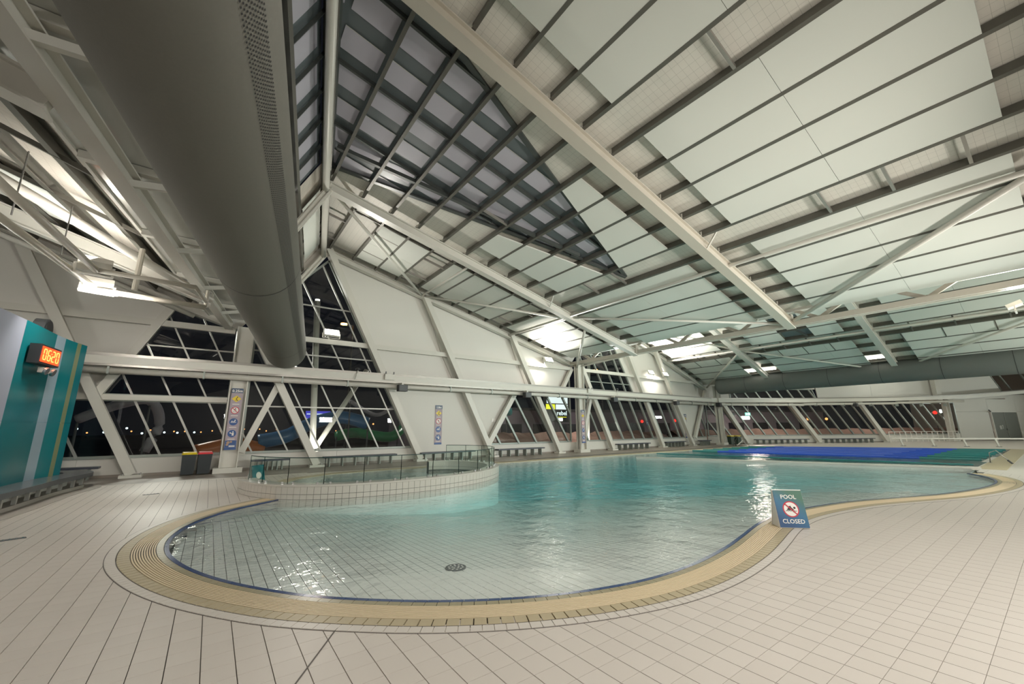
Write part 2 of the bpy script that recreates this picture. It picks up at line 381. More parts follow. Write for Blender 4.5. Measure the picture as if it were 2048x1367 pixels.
# a deck slab with the pool left open
fl = MB()
outer = [(-20, -10), (100, -10), (100, 21.2), (-20, 21.2)]
tr = tessellate_polygon([[Vector((x, y, 0)) for x, y in outer], [Vector((x, y, 0)) for x, y in eo(0.25)[::3] + FAR + [(5.6, 17.15), (3.9, 16.95), (2.6, 16.1), (1.9, 14.8), (1.6, 13.2)]]])
hv = outer + eo(0.25)[::3] + FAR + [(5.6, 17.15), (3.9, 16.95), (2.6, 16.1), (1.9, 14.8), (1.6, 13.2)]
fl.add([(x, y, -0.012) for x, y in hv], [tuple(t) for t in tr])
floor = fl.build('floor', 'grout'); floor['kind'] = 'structure'
border_out = eo(0.66); border_poly = border_out + FAR[:2] + [(45.9, 2.0), (46.3, 3.0), (38.6, 17.3), (9, 17.8), (5.6, 17.6), (3.7, 17.4), (2.3, 16.4), (1.5, 14.8), (1.3, 13.2)]
T = 0.2096; G = 0.0065
tiles = []
cx0, cy0 = 2.45 - 0.5 * T, 2.73
def dist_cam(x, y): return (x * x + y * y)
fwx, fwy = 0.593, 0.805
for i in range(-80, 190):
    x = cx0 + i * T
    for j in range(-22, 82):
        y = cy0 + (j + 0.5) * T
        f_ = x * 0.580 + y * 0.787; r_ = x * 0.806 - y * 0.592
        if f_ < 0.9 or abs(r_) > f_ * 1.45 + 1.0: continue
        if y > 18.0 or (f_ > 22): continue
        if x < -3.4 and y > 10.5: continue
        ok = not inside((x, y), border_poly)
        if not ok:  # tile whose centre is under the border may still peek out
            ok = any(not inside((x + a * T * .5, y + b_ * T * .5), border_poly) for a in (-1, 1) for b_ in (-1, 1))
        if ok: tiles.append((dist_cam(x, y), x, y))
tiles.sort()
t0 = MB().box((0, 0, -0.006), (T - G, T - 0.0035, 0.012)); tile_a = t0.build('tile', 'deck_tile', floor); tile_b = t0.build('tile', 'deck_tile_b', floor)
vis = [t for t in tiles if True]
rank = []
for t in tiles:
    f_ = t[1] * 0.580 + t[2] * 0.787 - H * 0.209; r_ = t[1] * .806 - t[2] * .592 + 0.0097; u_ = t[1] * -.119 + t[2] * -.172 - H * .978
    inv = abs(r_ / f_) < 1.28 and -0.86 < u_ / f_
    rank.append((not inv, t[0], t[1], t[2]))
rank.sort()
first = True
for k, (nv, d, x, y) in enumerate(rank[:298]):
    src = tile_a if random.random() < 0.6 else tile_b
    inst(src, floor, (x, y, 0))
tile_a.location = (rank[298][2], rank[298][3], 0); tile_b.location = (rank[299][2], rank[299][3], 0)
rest = MB()
for (nv, d, x, y) in rank[300:]:
    a = (T - G) / 2; b_ = (T - 0.0035) / 2
    if d > 120: rest.add([(x - a, y - b_, 0), (x + a, y - b_, 0), (x + a, y + b_, 0), (x - a, y + b_, 0)], [(0, 1, 2, 3)])
    else: rest.add([(x - a, y - b_, 0), (x + a, y - b_, 0), (x + a, y + b_, 0), (x - a, y + b_, 0), (x - a, y - b_, -.012), (x + a, y - b_, -.012), (x + a, y + b_, -.012), (x - a, y + b_, -.012)], [(0, 1, 2, 3), (0, 4, 5, 1), (1, 5, 6, 2), (2, 6, 7, 3), (3, 7, 4, 0)])
rest.build('tile_field', 'deck_tile', floor, kind='stuff', fixn=False)
# far deck where single tiles are no longer visible, and the grey non slip strip below the glazed wall
fd = MB()
fd.add([(22.4, -9.5, -.004), (99, -9.5, -.004), (99, 2.2, -.004), (24.5, 2.2, -.004), (22.4, 1.2, -.004)], [(0, 1, 2, 3, 4)])
fd.add([(46.0, 2.2, -.004), (99, 2.2, -.004), (99, 21, -.004), (38.9, 21, -.004), (38.9, 17.0, -.004)], [(0, 1, 2, 3, 4)])
fd.build('smooth_deck', 'deck_tile', floor)
ws = MB().box((13.5, 19.6, -0.003), (53, 2.9, 0.004)); ws.build('non_slip_strip', 'wet_deck', floor)
dr = MB().box((-1.5, 18.05, 0.0), (9.5, 0.16, 0.008)); dr.build('drain_channel', 'border_tile', floor)
# floor wastes and a joint line in the deck
def waste(x, y, sx, sy, lab, rz=0):
    w = empty('floor_drain', (x, y, 0), rz); tag(w, lab, 'drain')
    MB().box((0, 0, 0.003), (sx, sy, 0.006)).build('grille', 'dark_grey', w)
    g = MB()
    for i in range(5): g.box((-sx / 2 + sx * (i + .5) / 5, 0, 0.007), (sx * .06, sy * .86, 0.004))
    g.build('bars', 'steel', w)
waste(-2.37, 10.28, 0.34, 0.12, 'small dark slot drain at the left edge of the deck', 0.3)
waste(-1.09, 14.92, 0.34, 0.10, 'small dark slot drain in the deck in front of the bins', 0.2)
jl = MB().bar((-0.9, 4.2, 0.0035), (1.62, 3.88, 0.0035), 0.012, 0.004)
jl = MB().bar((0.31, 2.86, 0.0025), (1.12, 4.12, 0.0025), 0.010, 0.004); jl.build('expansion_joint', 'grout', floor)

# ------------------------------------------------------------------ leisure pool
pool = empty('swimming_pool', (0, 0, 0)); pool['kind'] = 'structure'; pool['label'] = 'curved leisure pool running into the lap pool'
def depth(x, y):
    if x > 19.3 and (y - 2.4) > -3.6 * (x - 24.3) / 1.35 * 0 and (x - 19.3) * 12.1 + (y - 14.6) * 4.9 > 0: return 1.7
    d = 0.13 + 0.060 * max(0, y - 4.2) * min(1, max(0, (x + .2) / 6)) + 0.045 * max(0, x - 2) * min(1, max(0, (y - 3) / 9))
    return min(d, 1.3)
bt = []; PT = 0.1277
pin = edge + [(24.4, 2.45), (19.4, 14.5), (13.3, 16.75), (9.6, 17)] 
basin = MB(); st = 0.6; nx, ny = 82, 28
for i in range(nx + 1):
    for j in range(ny + 1):
        x = -1.0 + i * st; y = 1.0 + j * st; basin.v.append((x, y, -depth(x, y) - 0.012))
for i in range(nx):
    for j in range(ny): a = i * (ny + 1) + j; basin.f.append((a, a + ny + 1, a + ny + 2, a + 1))
basin.build('pool_floor', 'pool_grout', pool, fixn=False)
cand = []
for i in range(-10, 180):
    x = 0.45 + i * PT
    if x > 21.5: break
    for j in range(-20, 128):
        y = 4.0 + j * PT
        if y > 15.5: break
        d2 = x * x + y * y
        if d2 > 270: continue
        if not inside((x, y), pin): continue
        if inside((x, y), PLO): continue
        cand.append((d2, x, y))
cand.sort()
pt0 = MB().box((0, 0, 0), (PT - 0.007, PT - 0.004, 0.012)).build('pool_tile', 'pool_tile', pool)
for k, (d2, x, y) in enumerate(cand[:299]): inst(pt0, pool, (x, y, -depth(x, y) - 0.004))
pt0.location = (cand[299][1], cand[299][2], -depth(cand[299][1], cand[299][2]) - 0.004)
pr = MB()
for d2, x, y in cand[300:]:
    a = (PT - 0.007) / 2; b_ = (PT - 0.004) / 2
    pr.add([(x + s1 * a, y + s2 * b_, -depth(x + s1 * a, y + s2 * b_) + 0.0) for s1, s2 in ((-1, -1), (1, -1), (1, 1), (-1, 1))], [(0, 1, 2, 3)])
pr.build('pool_tile_field', 'pool_tile', pool, kind='stuff', fixn=False)
# plain tiled floor farther out, and the lap pool floor with its lane lines
pf = MB()
for i in range(nx):
    for j in range(ny):
        x = -1.0 + i * st; y = 1.0 + j * st
        if (x + st) ** 2 + (y + st) ** 2 > 262:
            pf.add([(x, y, -depth(x, y) + .006), (x + st, y, -depth(x + st, y) + .006), (x + st, y + st, -depth(x + st, y + st) + .006), (x, y + st, -depth(x, y + st) + .006)], [(0, 1, 2, 3)])
pf.build('deep_floor', 'lap_tile', pool, fixn=False)
# side walls of the basin
sw = MB(); loop = main_poly
for i in range(len(loop)):
    a = loop[i]; b_ = loop[(i + 1) % len(loop)]
    sw.add([(a[0], a[1], -0.01), (b_[0], b_[1], -0.01), (b_[0], b_[1], -2.2), (a[0], a[1], -2.2)], [(0, 1, 2, 3)])
sw.build('pool_side', 'pool_tile', pool, fixn=False)
lane_dir = Vector((0, -1, 0))
ll = MB()
for k in range(6):
    f = (k + 1) / 6.5
    a = Vector((20.6 + f * 15.2, 16.0, -1.66)); b_ = Vector((24.7 + f * 18.5, 2.9, -1.66)); ll.bar(a, b_, 0.25, 0.01)
ll.build('lane_line', 'rope_green', pool)
water = MB().prism(main_poly, -2.6, -0.012).build('water', 'water', pool)
# rings round the edge
def ring_tiles(name, m, d0, d1, z, step, gap, h=0.02, lim=300, start=0.0):
    c = resample(eo((d0 + d1) / 2), step); n = 0; rest_ = MB()
    for i in range(len(c) - 1):
        a, b_ = c[i], c[i + 1]; mx, my = (a[0] + b_[0]) / 2, (a[1] + b_[1]) / 2; rz = math.atan2(b_[1] - a[1], b_[0] - a[0])
        mb = MB() if n < lim else rest_
        mb.box((0, 0, 0) if n < lim else (mx, my, z - h / 2), (math.dist(a, b_) - gap, d1 - d0 - 0.004, h), 0 if n < lim else rz)
        if n < lim:
            if n == 0: src = mb.build(name, m, pool); src.location = (mx, my, z - h / 2); src.rotation_euler = (0, 0, rz)
            else: inst(src, pool, (mx, my, z - h / 2), rz)
        n += 1
    if rest_.v: rest_.build(name + '_run', m, pool, kind='stuff')
def strip(d0, d1, z0, z1):
    a = eo(d0); b_ = eo(d1); mb = MB(); n = len(a)
    mb.v = [(x, y, z1) for x, y in a] + [(x, y, z1) for x, y in b_] + [(x, y, z0) for x, y in a] + [(x, y, z0) for x, y in b_]
    for i in range(n - 1):
        mb.f += [(i, i + 1, n + i + 1, n + i), (i, 2 * n + i, 2 * n + i + 1, i + 1), (n + i, n + i + 1, 3 * n + i + 1, 3 * n + i)]
    return mb
strip(0.655, 0.662, -0.01, 0.003).build('border_joint', 'grout', pool, fixn=False)
strip(0.5395, 0.5465, -0.01, 0.0055).build('border_joint', 'grout', pool, fixn=False)
strip(-0.01, 0.665, -0.03, -0.008).build('ring_bed', 'grout', pool, fixn=False)
strip(0.135, 0.405, -0.03, -0.004).build('overflow_trough', 'trough', pool, fixn=False)
ring_tiles('blue_edge_tile', 'blue_tile', -0.012, 0.045, 0.004, 0.122, 0.004)
ring_tiles('olive_tile', 'olive_tile', 0.048, 0.132, 0.005, 0.122, 0.006)
ring_tiles('sand_tile', 'sand_tile', 0.405, 0.538, 0.006, 0.122, 0.012)
ring_tiles('border_tile', 'border_tile', 0.547, 0.654, 0.006, 0.105, 0.007)
for k in range(10):
    d = 0.139 + k * 0.0268
    strip(d, d + 0.0165, -0.012, 0.007).build('grate_bar', 'grate', pool, fixn=False)
# straight copings
def quadstrip(name, m, pts, w, z, parent, seg=0.3, gap=0.008):
    mb = MB()
    for a, b_ in zip(pts[:-1], pts[1:]):
        L_ = math.dist(a, b_); n = max(1, int(L_ / seg)); rz = math.atan2(b_[1] - a[1], b_[0] - a[0])
        for i in range(n):
            t = (i + .5) / n; mb.box((a[0] + (b_[0] - a[0]) * t, a[1] + (b_[1] - a[1]) * t, z - .01), (L_ / n - gap, w, 0.02), rz)
    return mb.build(name, m, parent, kind='stuff')
quadstrip('far_coping', 'sand_tile', [(9.3, 17.25), (13.3, 17.05), (38.3, 16.65)], 0.6, 0.008, pool)
quadstrip('end_coping', 'sand_tile', [(38.25, 16.6), (45.9, 2.55)], 0.6, 0.008, pool)
quadstrip('near_coping', 'sand_tile', [(24.6, 2.05), (46.0, 2.3)], 0.75, 0.008, pool)
quadstrip('wading_coping', 'sand_tile', [(1.45, 13.6), (1.7, 14.9), (2.45, 16.25), (3.8, 17.15), (5.6, 17.4), (7.7, 17.35), (9.3, 17.3)], 0.42, 0.008, pool, 0.22)
# lap pool bulkhead between leisure and lap water
bh = empty('pool_bulkhead', (19.25, 14.5, 0)); tag(bh, 'low white tiled dividing wall between the leisure pool and the lap pool', 'wall')
A = Vector((0, 0, 0)); B = Vector((24.45 - 19.25, 2.35 - 14.5, 0)); Lb = B.length; dirb = B.normalized(); nb = Vector((-dirb.y, dirb.x, 0)) * -1
MB().bar(Vector((0, 0, 0.05)), B + Vector((0, 0, 0.05)), 0.34, 0.07).build('cap', 'plinth_tile', bh)
MB().bar(Vector((0, 0, -.75)), B + Vector((0, 0, -.75)), 0.28, 1.52).build('core', 'pool_tile', bh)
n = int(Lb / 0.25); bt0 = None
rzb = math.atan2(dirb.y, dirb.x)
for i in range(n):
    for row, (zc, hh) in enumerate(((-0.06, 0.14), (-0.25, 0.22))):
        for sgn in (-1, 1):
            p = dirb * (Lb * (i + .5) / n) + nb * (sgn * 0.147) + Vector((0, 0, zc))
            if sgn == -1 and row == 1: continue
            if bt0 is None:
                bt0 = {}
            if row not in bt0:
                bt0[row] = MB().box((0, 0, 0), (Lb / n - .012, 0.014, hh - .008)).build('face_tile', 'pool_tile', bh); bt0[row].location = p; bt0[row].rotation_euler = (0, 0, rzb)
            else: inst(bt0[row], bh, p, rzb)

# ------------------------------------------------------------------ curved plinth and glass fence of the toddler pool
pl = empty('toddler_pool_wall', (0, 0, 0)); tag(pl, 'low curved white tiled wall around the toddler pool carrying a glass fence', 'wall')
n = len(plo); poi = offset(plo, 0.42)
if not inside(poi[n // 2], plo): poi = offset(plo, -0.42)
SG = 1 if math.dist(poi[n // 2], offset(plo, 0.42)[n // 2]) < 0.01 else -1
def po(d): return offset(plo, SG * d)
def wallstrip(a, b_, z0, z1):
    m_ = MB(); k = len(a); m_.v = [(x, y, z1) for x, y in a] + [(x, y, z1) for x, y in b_] + [(x, y, z0) for x, y in a] + [(x, y, z0) for x, y in b_]
    for i in range(k - 1): m_.f += [(i, i + 1, k + i + 1, k + i), (i, 2 * k + i, 2 * k + i + 1, i + 1), (k + i, k + i + 1, 3 * k + i + 1, 3 * k + i)]
    m_.f += [(0, k, 3 * k, 2 * k), (k - 1, 3 * k - 1 - 0, 4 * k - 1, 2 * k - 1)]
    return m_
wallstrip(po(0.012), po(0.40), -1.9, -.17).build('submerged_core', 'pool_tile', pl, fixn=False); wallstrip(po(0.012), po(0.40), -.17, 0.31).build('core', 'pool_grout', pl, fixn=False)
wallstrip(po(-0.012), po(0.43), 0.302, 0.345).build('cap', 'plinth_tile', pl, fixn=False)
for side, dd in ((0, 0.004), (1, 0.408)):
    c = po(dd)
    for row, (zc, hh) in enumerate(((0.213, 0.176), (0.063, 0.116), (-0.085, 0.17))):
        if side == 1 and row == 2: continue
        src = None
        for i in range(len(c) - 1):
            a, b_ = c[i], c[i + 1]; L_ = math.dist(a, b_)
            loc = ((a[0] + b_[0]) / 2, (a[1] + b_[1]) / 2, zc); rz = math.atan2(b_[1] - a[1], b_[0] - a[0])
            if src is None:
                src = MB().box((0, 0, 0), (0.165 * (1.0 if side == 0 else .97) - .008, 0.016, hh - .005)).build('face_tile', 'plinth_tile', pl); src.location = loc; src.rotation_euler = (0, 0, rz)
            else: inst(src, pl, loc, rz)
fence = empty('glass_fence', (0, 0, 0.345)); tag(fence, 'frameless curved glass fence standing on the toddler pool wall', 'fence')
fc = po(0.17)
ids = list(range(2, len(fc) - 1, 6))
for a_, b_ in zip(ids[:-1], ids[1:]):
    seg = fc[a_:b_ + 1]; m_ = MB(); k = len(seg)
    s0 = 0.012; k2 = k
    a = offset(seg, 0.006); b2 = offset(seg, -0.006)
    m_ = wallstrip(a, b2, 0.0, 0.63)
    g = m_.build('glass_pane', 'fence_glass', fence, fixn=False)
    e = wallstrip(offset(seg, 0.008), offset(seg, -0.008), 0.626, 0.645).build('top_edge', 'fence_edge', g, fixn=False)
    for q in (0, -1):
        MB().bar((seg[q][0], seg[q][1], 0.0), (seg[q][0], seg[q][1], 0.64), 0.012, 0.014).build('side_edge', 'fence_edge', g)
    for q in (1, -2):
        MB().bar((seg[q][0], seg[q][1], 0.0), (seg[q][0], seg[q][1], 0.05), 0.05, 0.05).build('clamp', 'steel', g)

# round main drain on the pool floor
md = empty('main_drain', (2.92, 5.29, -depth(2.92, 5.29) + 0.004)); tag(md, 'round dark drain cover on the pool floor', 'drain cover')
MB().disc((0, 0, 0), (0, 0, 1), 0.14, 0.012, 28).build('cover', 'dark_grey', md)
dh = MB()
for r_, k in ((0.045, 5), (0.095, 10)):
    for i in range(k): dh.disc((r_ * math.cos(6.283 * i / k), r_ * math.sin(6.283 * i / k), 0.012), (0, 0, 1), 0.014, 0.002, 8)
dh.build('holes', 'sign_white', md)

# ------------------------------------------------------------------ lane ropes
e0, e1 = Vector((22.9, 14.9, 0)), Vector((36.2, 15.9, 0))
for k in range(8):
    t = (k - 1) / 6.0
    a = Vector((27.9 + t * 8.6, 16.2, -0.0)); b_ = Vector((31.0 + t * 13.0, 2.85, 0.0))
    if k == 0: a = Vector((23.6, 16.2, 0)); b_ = Vector((27.0, 2.75, 0))
    rp = empty('lane_rope', a); tag(rp, ['plain dark green lane rope nearest the white dividing wall', 'first blue lane rope counted from the white dividing wall in the lap pool', 'second blue lane rope from the white dividing wall', 'third blue lane rope from the white dividing wall', 'middle one of the seven blue lane ropes in the lap pool', 'third lane rope from the far coping', 'second lane rope from the far coping', 'lane rope nearest the far coping of the lap pool'][k], 'lane rope', 'blue and green lane ropes across the lap pool')
    d = b_ - a
    for nm, f0, f1, m_ in ((('green_floats', 0.0, 1.0, 'rope_green'),) if k == 0 else (('green_floats', 0.0, 0.12, 'rope_green'), ('blue_floats', 0.12, 0.84, 'rope_blue'), ('green_floats', 0.84, 1.0, 'rope_green'))):
        mb = MB(); q = int((f1 - f0) * d.length / 0.5); pts = []; rs = []
        for i in range(q + 1):
            t_ = f0 + (f1 - f0) * i / q; pts.append(d * t_); rs.append((0.075 if i % 2 else 0.068) * (.4 if k == 0 else 1))
        mb.tube(pts, rs, 8); mb.build(nm, m_, rp)
    if k == 0: continue
    hl = MB(); hl.tube([d * 0.2 + Vector((0, 0, 0.073)), d * 0.74 + Vector((0, 0, 0.073))], 0.012, 6); hl.build('cable', 'rope_white', rp)
    MB().tube([d * -0.02, d * 1.02], 0.01, 6).build('tension_cable', 'steel', rp)

# ------------------------------------------------------------------ walls: frame coordinates
WY = 21.0
F0 = Vector((38.9, 20.9, 0)); FD = Vector((33.4, -17.55, 0)).normalized(); FN = Vector((-FD.y, FD.x, 0)) * -1   # FN points into the hall
def WL(x, z, dy=0.0): return Vector((x, WY - dy, z))
def WF(s, z, d=0.0): return F0 + FD * s + FN * d + Vector((0, 0, z))
wall_l = empty('wall_left', (0, 0, 0)); wall_l['kind'] = 'structure'
wall_f = empty('wall_far', (0, 0, 0)); wall_f['kind'] = 'structure'
def panel(par, fn, poly, name='wall_panel', m='white_wall', d=0.0, th=0.08):
    MB_ = MB(); P = [fn(x, z, d) for x, z in poly]; Q = [fn(x, z, d - th) for x, z in poly]; k = len(P)
    tr = tessellate_polygon([[Vector((x, z, 0)) for x, z in poly]])
    MB_.add(P + Q, [tuple(t) for t in tr] + [tuple(i + k for i in t) for t in tr] + [(i, (i + 1) % k, (i + 1) % k + k, i + k) for i in range(k)])
    return MB_.build(name, m, par)
# solid parts of the left wall
SIL = 0.66
xs = [-20, -9, -3.7, 1, 5, 9, 13.3, 18, 22, 27, 32, 38.95]
for a, b_ in zip(xs[:-1], xs[1:]):
    panel(wall_l, WL, [(a + .004, 0.0), (b_ - .004, 0.0), (b_ - .004, SIL), (a + .004, SIL)], 'dado_panel')
# upper left solid panels
panel(wall_l, WL, [(-20, 2.9), (-9.0, 2.9), (-9.0, 9.3), (-20, 13)])
panel(wall_l, WL, [(-9.0, 2.9), (-3.58, 2.9), (-2.84, 4.5), (-2.1, 5.85), (-9.0, 5.85)])
panel(wall_l, WL, [(-9.0, 5.86), (-2.1, 5.86), (-1.5, 7.2), (-9.0, 9.6)])
for poly in ([(8.95, SIL), (13.35, SIL), (15.3, 3.62), (15.72, 4.3), (7.05, 4.3)], [(7.0, 4.31), (11.15, 4.31), (10.3, 5.9), (6.2, 5.9)], [(11.2, 4.31), (16.6, 4.31), (15.85, 5.9), (10.35, 5.9)], [(16.65, 4.31), (19.6, 4.31), (20.6, 5.8), (20.6, 5.9), (15.9, 5.9)],
             [(6.15, 5.91), (10.3, 5.91), (9.1, 9.2), (8.9, 9.25), (3.62, 10.6)], [(10.35, 5.91), (15.8, 5.91), (15.1, 7.7), (9.15, 9.2)], [(15.85, 5.91), (20.6, 5.91), (20.6, 6.35), (15.15, 7.68)],
             [(33.45, 3.62), (35.25, SIL), (36.3, SIL), (38.4, 3.9), (38.4, 4.3), (33.1, 4.3)],
             [(28.05, 4.31), (33.1, 4.31), (32.3, 5.9), (27.2, 5.9)], [(33.15, 4.31), (38.4, 4.31), (38.9, 4.9), (38.9, 5.5), (38.9, 5.9), (32.35, 5.9)], [(27.15, 5.91), (37.5, 5.91), (30.3, 8.4), (24.2, 10.6)]):
    panel(wall_l, WL, poly)
# solid parts of the far wall
for a, b_ in [(0.05, 4), (4, 8), (8, 12), (12, 16), (16, 20), (20, 24), (24, 28.3)]:
    panel(wall_f, WF, [(a + .004, 0), (b_ - .004, 0), (b_ - .004, .74), (a + .004, .74)], 'dado_panel')
for poly in ([(-.2, 4.3), (2.8, 4.3), (2.8, 9), (-.2, 9)], [(2.8, 5.4), (12.7, 5.4), (12.7, 9), (2.8, 9)], [(12.95, 4.3), (19.5, 4.3), (19.5, 9.5), (12.4, 9.5)], [(19.52, 4.3), (27.5, 4.3), (27.5, 10), (19.52, 10)], [(27.6, 4.3), (37.0, 4.6), (34.6, 10), (27.6, 10)], [(37.0, 4.5), (62, 4.5), (62, 5.2), (36.8, 5.0)], [(35.0, 8.2), (62, 8.2), (62, 12), (34.0, 12)],
             [(28.3, 0.0), (28.85, 0.0), (28.85, 4.3), (28.3, 4.3)]):
    panel(wall_f, WF, poly)
# plain block wall with the plant room door
for r_ in range(2):
    for c_, (a, b_) in enumerate(((29.75, 34.15), (38.05, 44), (44, 52), (52, 62))):
        panel(wall_f, WF, [(a, 0 if r_ == 0 else 3.12), (b_ - .01, 0 if r_ == 0 else 3.12), (b_ - .01, 3.1 if r_ == 0 else 4.5), (a, 3.1 if r_ == 0 else 4.5)], 'block_panel', d=0.05)
panel(wall_f, WF, [(34.15, 3.12), (38.04, 3.12), (38.04, 4.5), (34.15, 4.5)], 'block_panel', d=0.05)
panel(wall_f, WF, [(28.85, 0.0), (29.74, 0.0), (29.74, .82), (28.85, .82)], 'block_panel', d=0.02)
# enclosing walls behind the photographer
wb = MB().box((37, -9.6, 6), (116, 0.2, 13)).build('wall_back', 'white_wall'); wb['kind'] = 'structure'
ww = MB().box((-19.2, 6, 6), (0.2, 32, 13)).build('wall_west', 'white_wall'); ww['kind'] = 'structure'
we = MB().box((93, 0, 6), (0.2, 30, 16)).build('wall_east', 'white_wall'); we['kind'] = 'structure'
sk1 = MB().box((10, 20.94, 0.05), (58, 0.03, 0.10)).build('baseboard_left', 'wet_deck'); sk1['kind'] = 'structure'
bsf = MB().bar(WF(0, .05, .07), WF(34.2, .05, .07), .03, .1).build('baseboard_far', 'wet_deck'); bsf['kind'] = 'structure'

# windows
WN = 0
def window(fn, poly, slope, x0, pitch, horiz=(), frame='frame_grey', mul='mullion_grey', mw=0.06, din=0.0):
    """glazed field: panes cut by slanting mullions and level transoms"""
    global WN
    WN += 1
    w = empty('window_%d' % WN, (0, 0, 0)); w['kind'] = 'structure'
    # frame around
    fr = MB(); n_ = len(poly); up = (fn(0, 0, 1) - fn(0, 0, 0))
    for i in range(n_):
        a, b2 = poly[i], poly[(i + 1) % n_]; fr.bar(fn(*a, din), fn(*b2, din), 0.10, 0.10, up)
    fr.build('window_frame', frame, w)
    zs = sorted([min(p[1] for p in poly)] + list(horiz) + [max(p[1] for p in poly)])
    ks = range(int((min(p[0] for p in poly) - x0) / pitch) - 8, int((max(p[0] for p in poly) - x0) / pitch) + 9)
    for k in ks:
        # strip between mullion k and k+1 ; line x = x0 + k*pitch - slope*(z)
        q = clip(poly, -1, -slope, -(x0 + k * pitch)); q = clip(q, 1, slope, x0 + (k + 1) * pitch) if len(q) > 2 else []
        if len(q) < 3: continue
        for za, zb in zip(zs[:-1], zs[1:]):
            r_ = clip(q, 0, 1, zb); r_ = clip(r_, 0, -1, -za) if len(r_) > 2 else []
            if len(r_) < 3: continue
            ar = abs(sum(r_[i][0] * r_[(i + 1) % len(r_)][1] - r_[(i + 1) % len(r_)][0] * r_[i][1] for i in range(len(r_)))) / 2
            if ar < 0.01: continue
            m_ = MB(); m_.add([fn(x, z, din - 0.02) for x, z in r_], [tuple(range(len(r_)))]); m_.build('pane', 'window_glass', w, fixn=False)
        # mullion on line k
        seg = []
        for i in range(n_):
            p, s_ = poly[i], poly[(i + 1) % n_]; dp = p[0] + slope * p[1] - (x0 + k * pitch); dq = s_[0] + slope * s_[1] - (x0 + k * pitch)
            if dp * dq < 0: t = dp / (dp - dq); seg.append((p[0] + t * (s_[0] - p[0]), p[1] + t * (s_[1] - p[1])))
        if len(seg) == 2 and math.dist(*seg) > 0.25:
            MB().bar(fn(*seg[0], din + .01), fn(*seg[1], din + .01), 0.14 if mw > .07 else .1, mw, tuple(FD) if fn is WF else (1, 0, 0)).build('mullion', mul, w)
    for z in horiz:
        seg = []
        for i in range(n_):
            p, s_ = poly[i], poly[(i + 1) % n_]
            if (p[1] - z) * (s_[1] - z) < 0: t = (z - p[1]) / (s_[1] - p[1]); seg.append(p[0] + t * (s_[0] - p[0]))
        if len(seg) == 2: MB().bar(fn(seg[0], z, din + .01), fn(seg[1], z, din + .01), 0.09, 0.06).build('transom', mul, w)
    return w
window(WL, [(-9.0, .72), (0.45, .72), (0.45, 2.8), (-9.0, 2.8)], 0.49, 0.02, 1.13, mw=.07)
window(WL, [(-3.45, 2.98), (0.45, 2.98), (0.45, 5.95), (-1.80, 6.6), (-2.9, 4.3)], 0.49, 0.02, 1.13, (4.97,))
window(WL, [(1.1, .72), (8.75, .72), (3.85, 10.1), (1.1, 6.9)], 0.525, 0.55, 1.36, (2.68, 5.15, 7.6))
window(WL, [(13.5, .72), (20.6, .72), (20.6, 3.9), (15.55, 3.9)], 0.62, 0.45, 1.45, mul='frame_grey', mw=.12)
window(WL, [(19.7, 4.35), (20.6, 4.35), (20.6, 5.7)], 0.62, 0.45, 1.45, mul='frame_grey', mw=.1)
window(WL, [(21.5, .72), (35.0, .72), (33.1, 3.9), (21.5, 3.9)], 0.52, 0.28, 1.32, mul='frame_grey', mw=.13)
window(WL, [(21.5, 4.35), (28.0, 4.35), (24.6, 10.2), (21.5, 7.1)], 0.52, 0.28, 1.32, (5.1, 7.2), mul='frame_grey', mw=.1)
window(WL, [(36.5, .72), (38.85, .72), (38.85, 3.9), (38.4, 3.9)], 0.6, 0.1, 1.1, mul='frame_grey', mw=.1)
window(WF, [(0.1, .8), (28.2, .8), (28.2, 4.0), (0.1, 4.0)], 0.72, 0.5, 1.27, mul='frame_grey', mw=.12)
window(WF, [(2.9, 4.35), (12.7, 4.35), (12.3, 5.38), (2.9, 5.38)], 0.72, 0.5, 1.27, mul='frame_grey', mw=.12)
window(WF, [(37.0, 5.1), (61, 5.1), (61, 8.2), (35.0, 8.2)], 0.72, 0.5, 3.2, mul='frame_grey', mw=.14)
window(WF, [(28.88, .85), (29.7, .85), (29.7, 4.1), (28.88, 4.1)], 0.0, 0.5, 30, mul='frame_grey', mw=.1)

# plant room door
door = empty('door_1', WF(34.2, 0, 0.1)); door['kind'] = 'structure'; door.rotation_euler = (0, 0, math.atan2(FD.y, FD.x))
MB().box((1.0, 0.02, 1.53), (1.62, 0.06, 3.02)).build('door_leaf', 'door_grey', door)
MB().box((2.72, 0.02, 1.53), (1.72, 0.06, 3.02)).build('door_leaf', 'door_grey', door)
dfm = MB().box((0.1, 0, 1.55), (0.12, 0.14, 3.1)).box((3.66, 0, 1.55), (0.12, 0.14, 3.1)).box((1.88, 0, 3.09), (3.64, 0.14, 0.1)); dfm.build('door_frame', 'white_wall', door)
MB().box((1.83, -0.03, 1.5), (0.03, 0.02, 2.9)).build('meeting_strip', 'mullion_grey', door)
nt_ = MB()
for i in range(3): nt_.box((1.0 + .0 * i, -0.02, 1.55 - i * .14), (.26, .01, .07)); nt_.box((1.3, -0.02, 1.62 - i * .14), (.1, .01, .07))
nt_.build('door_notice', 'sign_white', door)
MB().box((1.72, -0.07, 1.2), (.05, .08, .2)).build('door_handle', 'steel', door)
MB().bar((0.0, -.1, 3.12), (-.45, -.25, 3.28), .1, .08).build('door_closer', 'dark_grey', door)

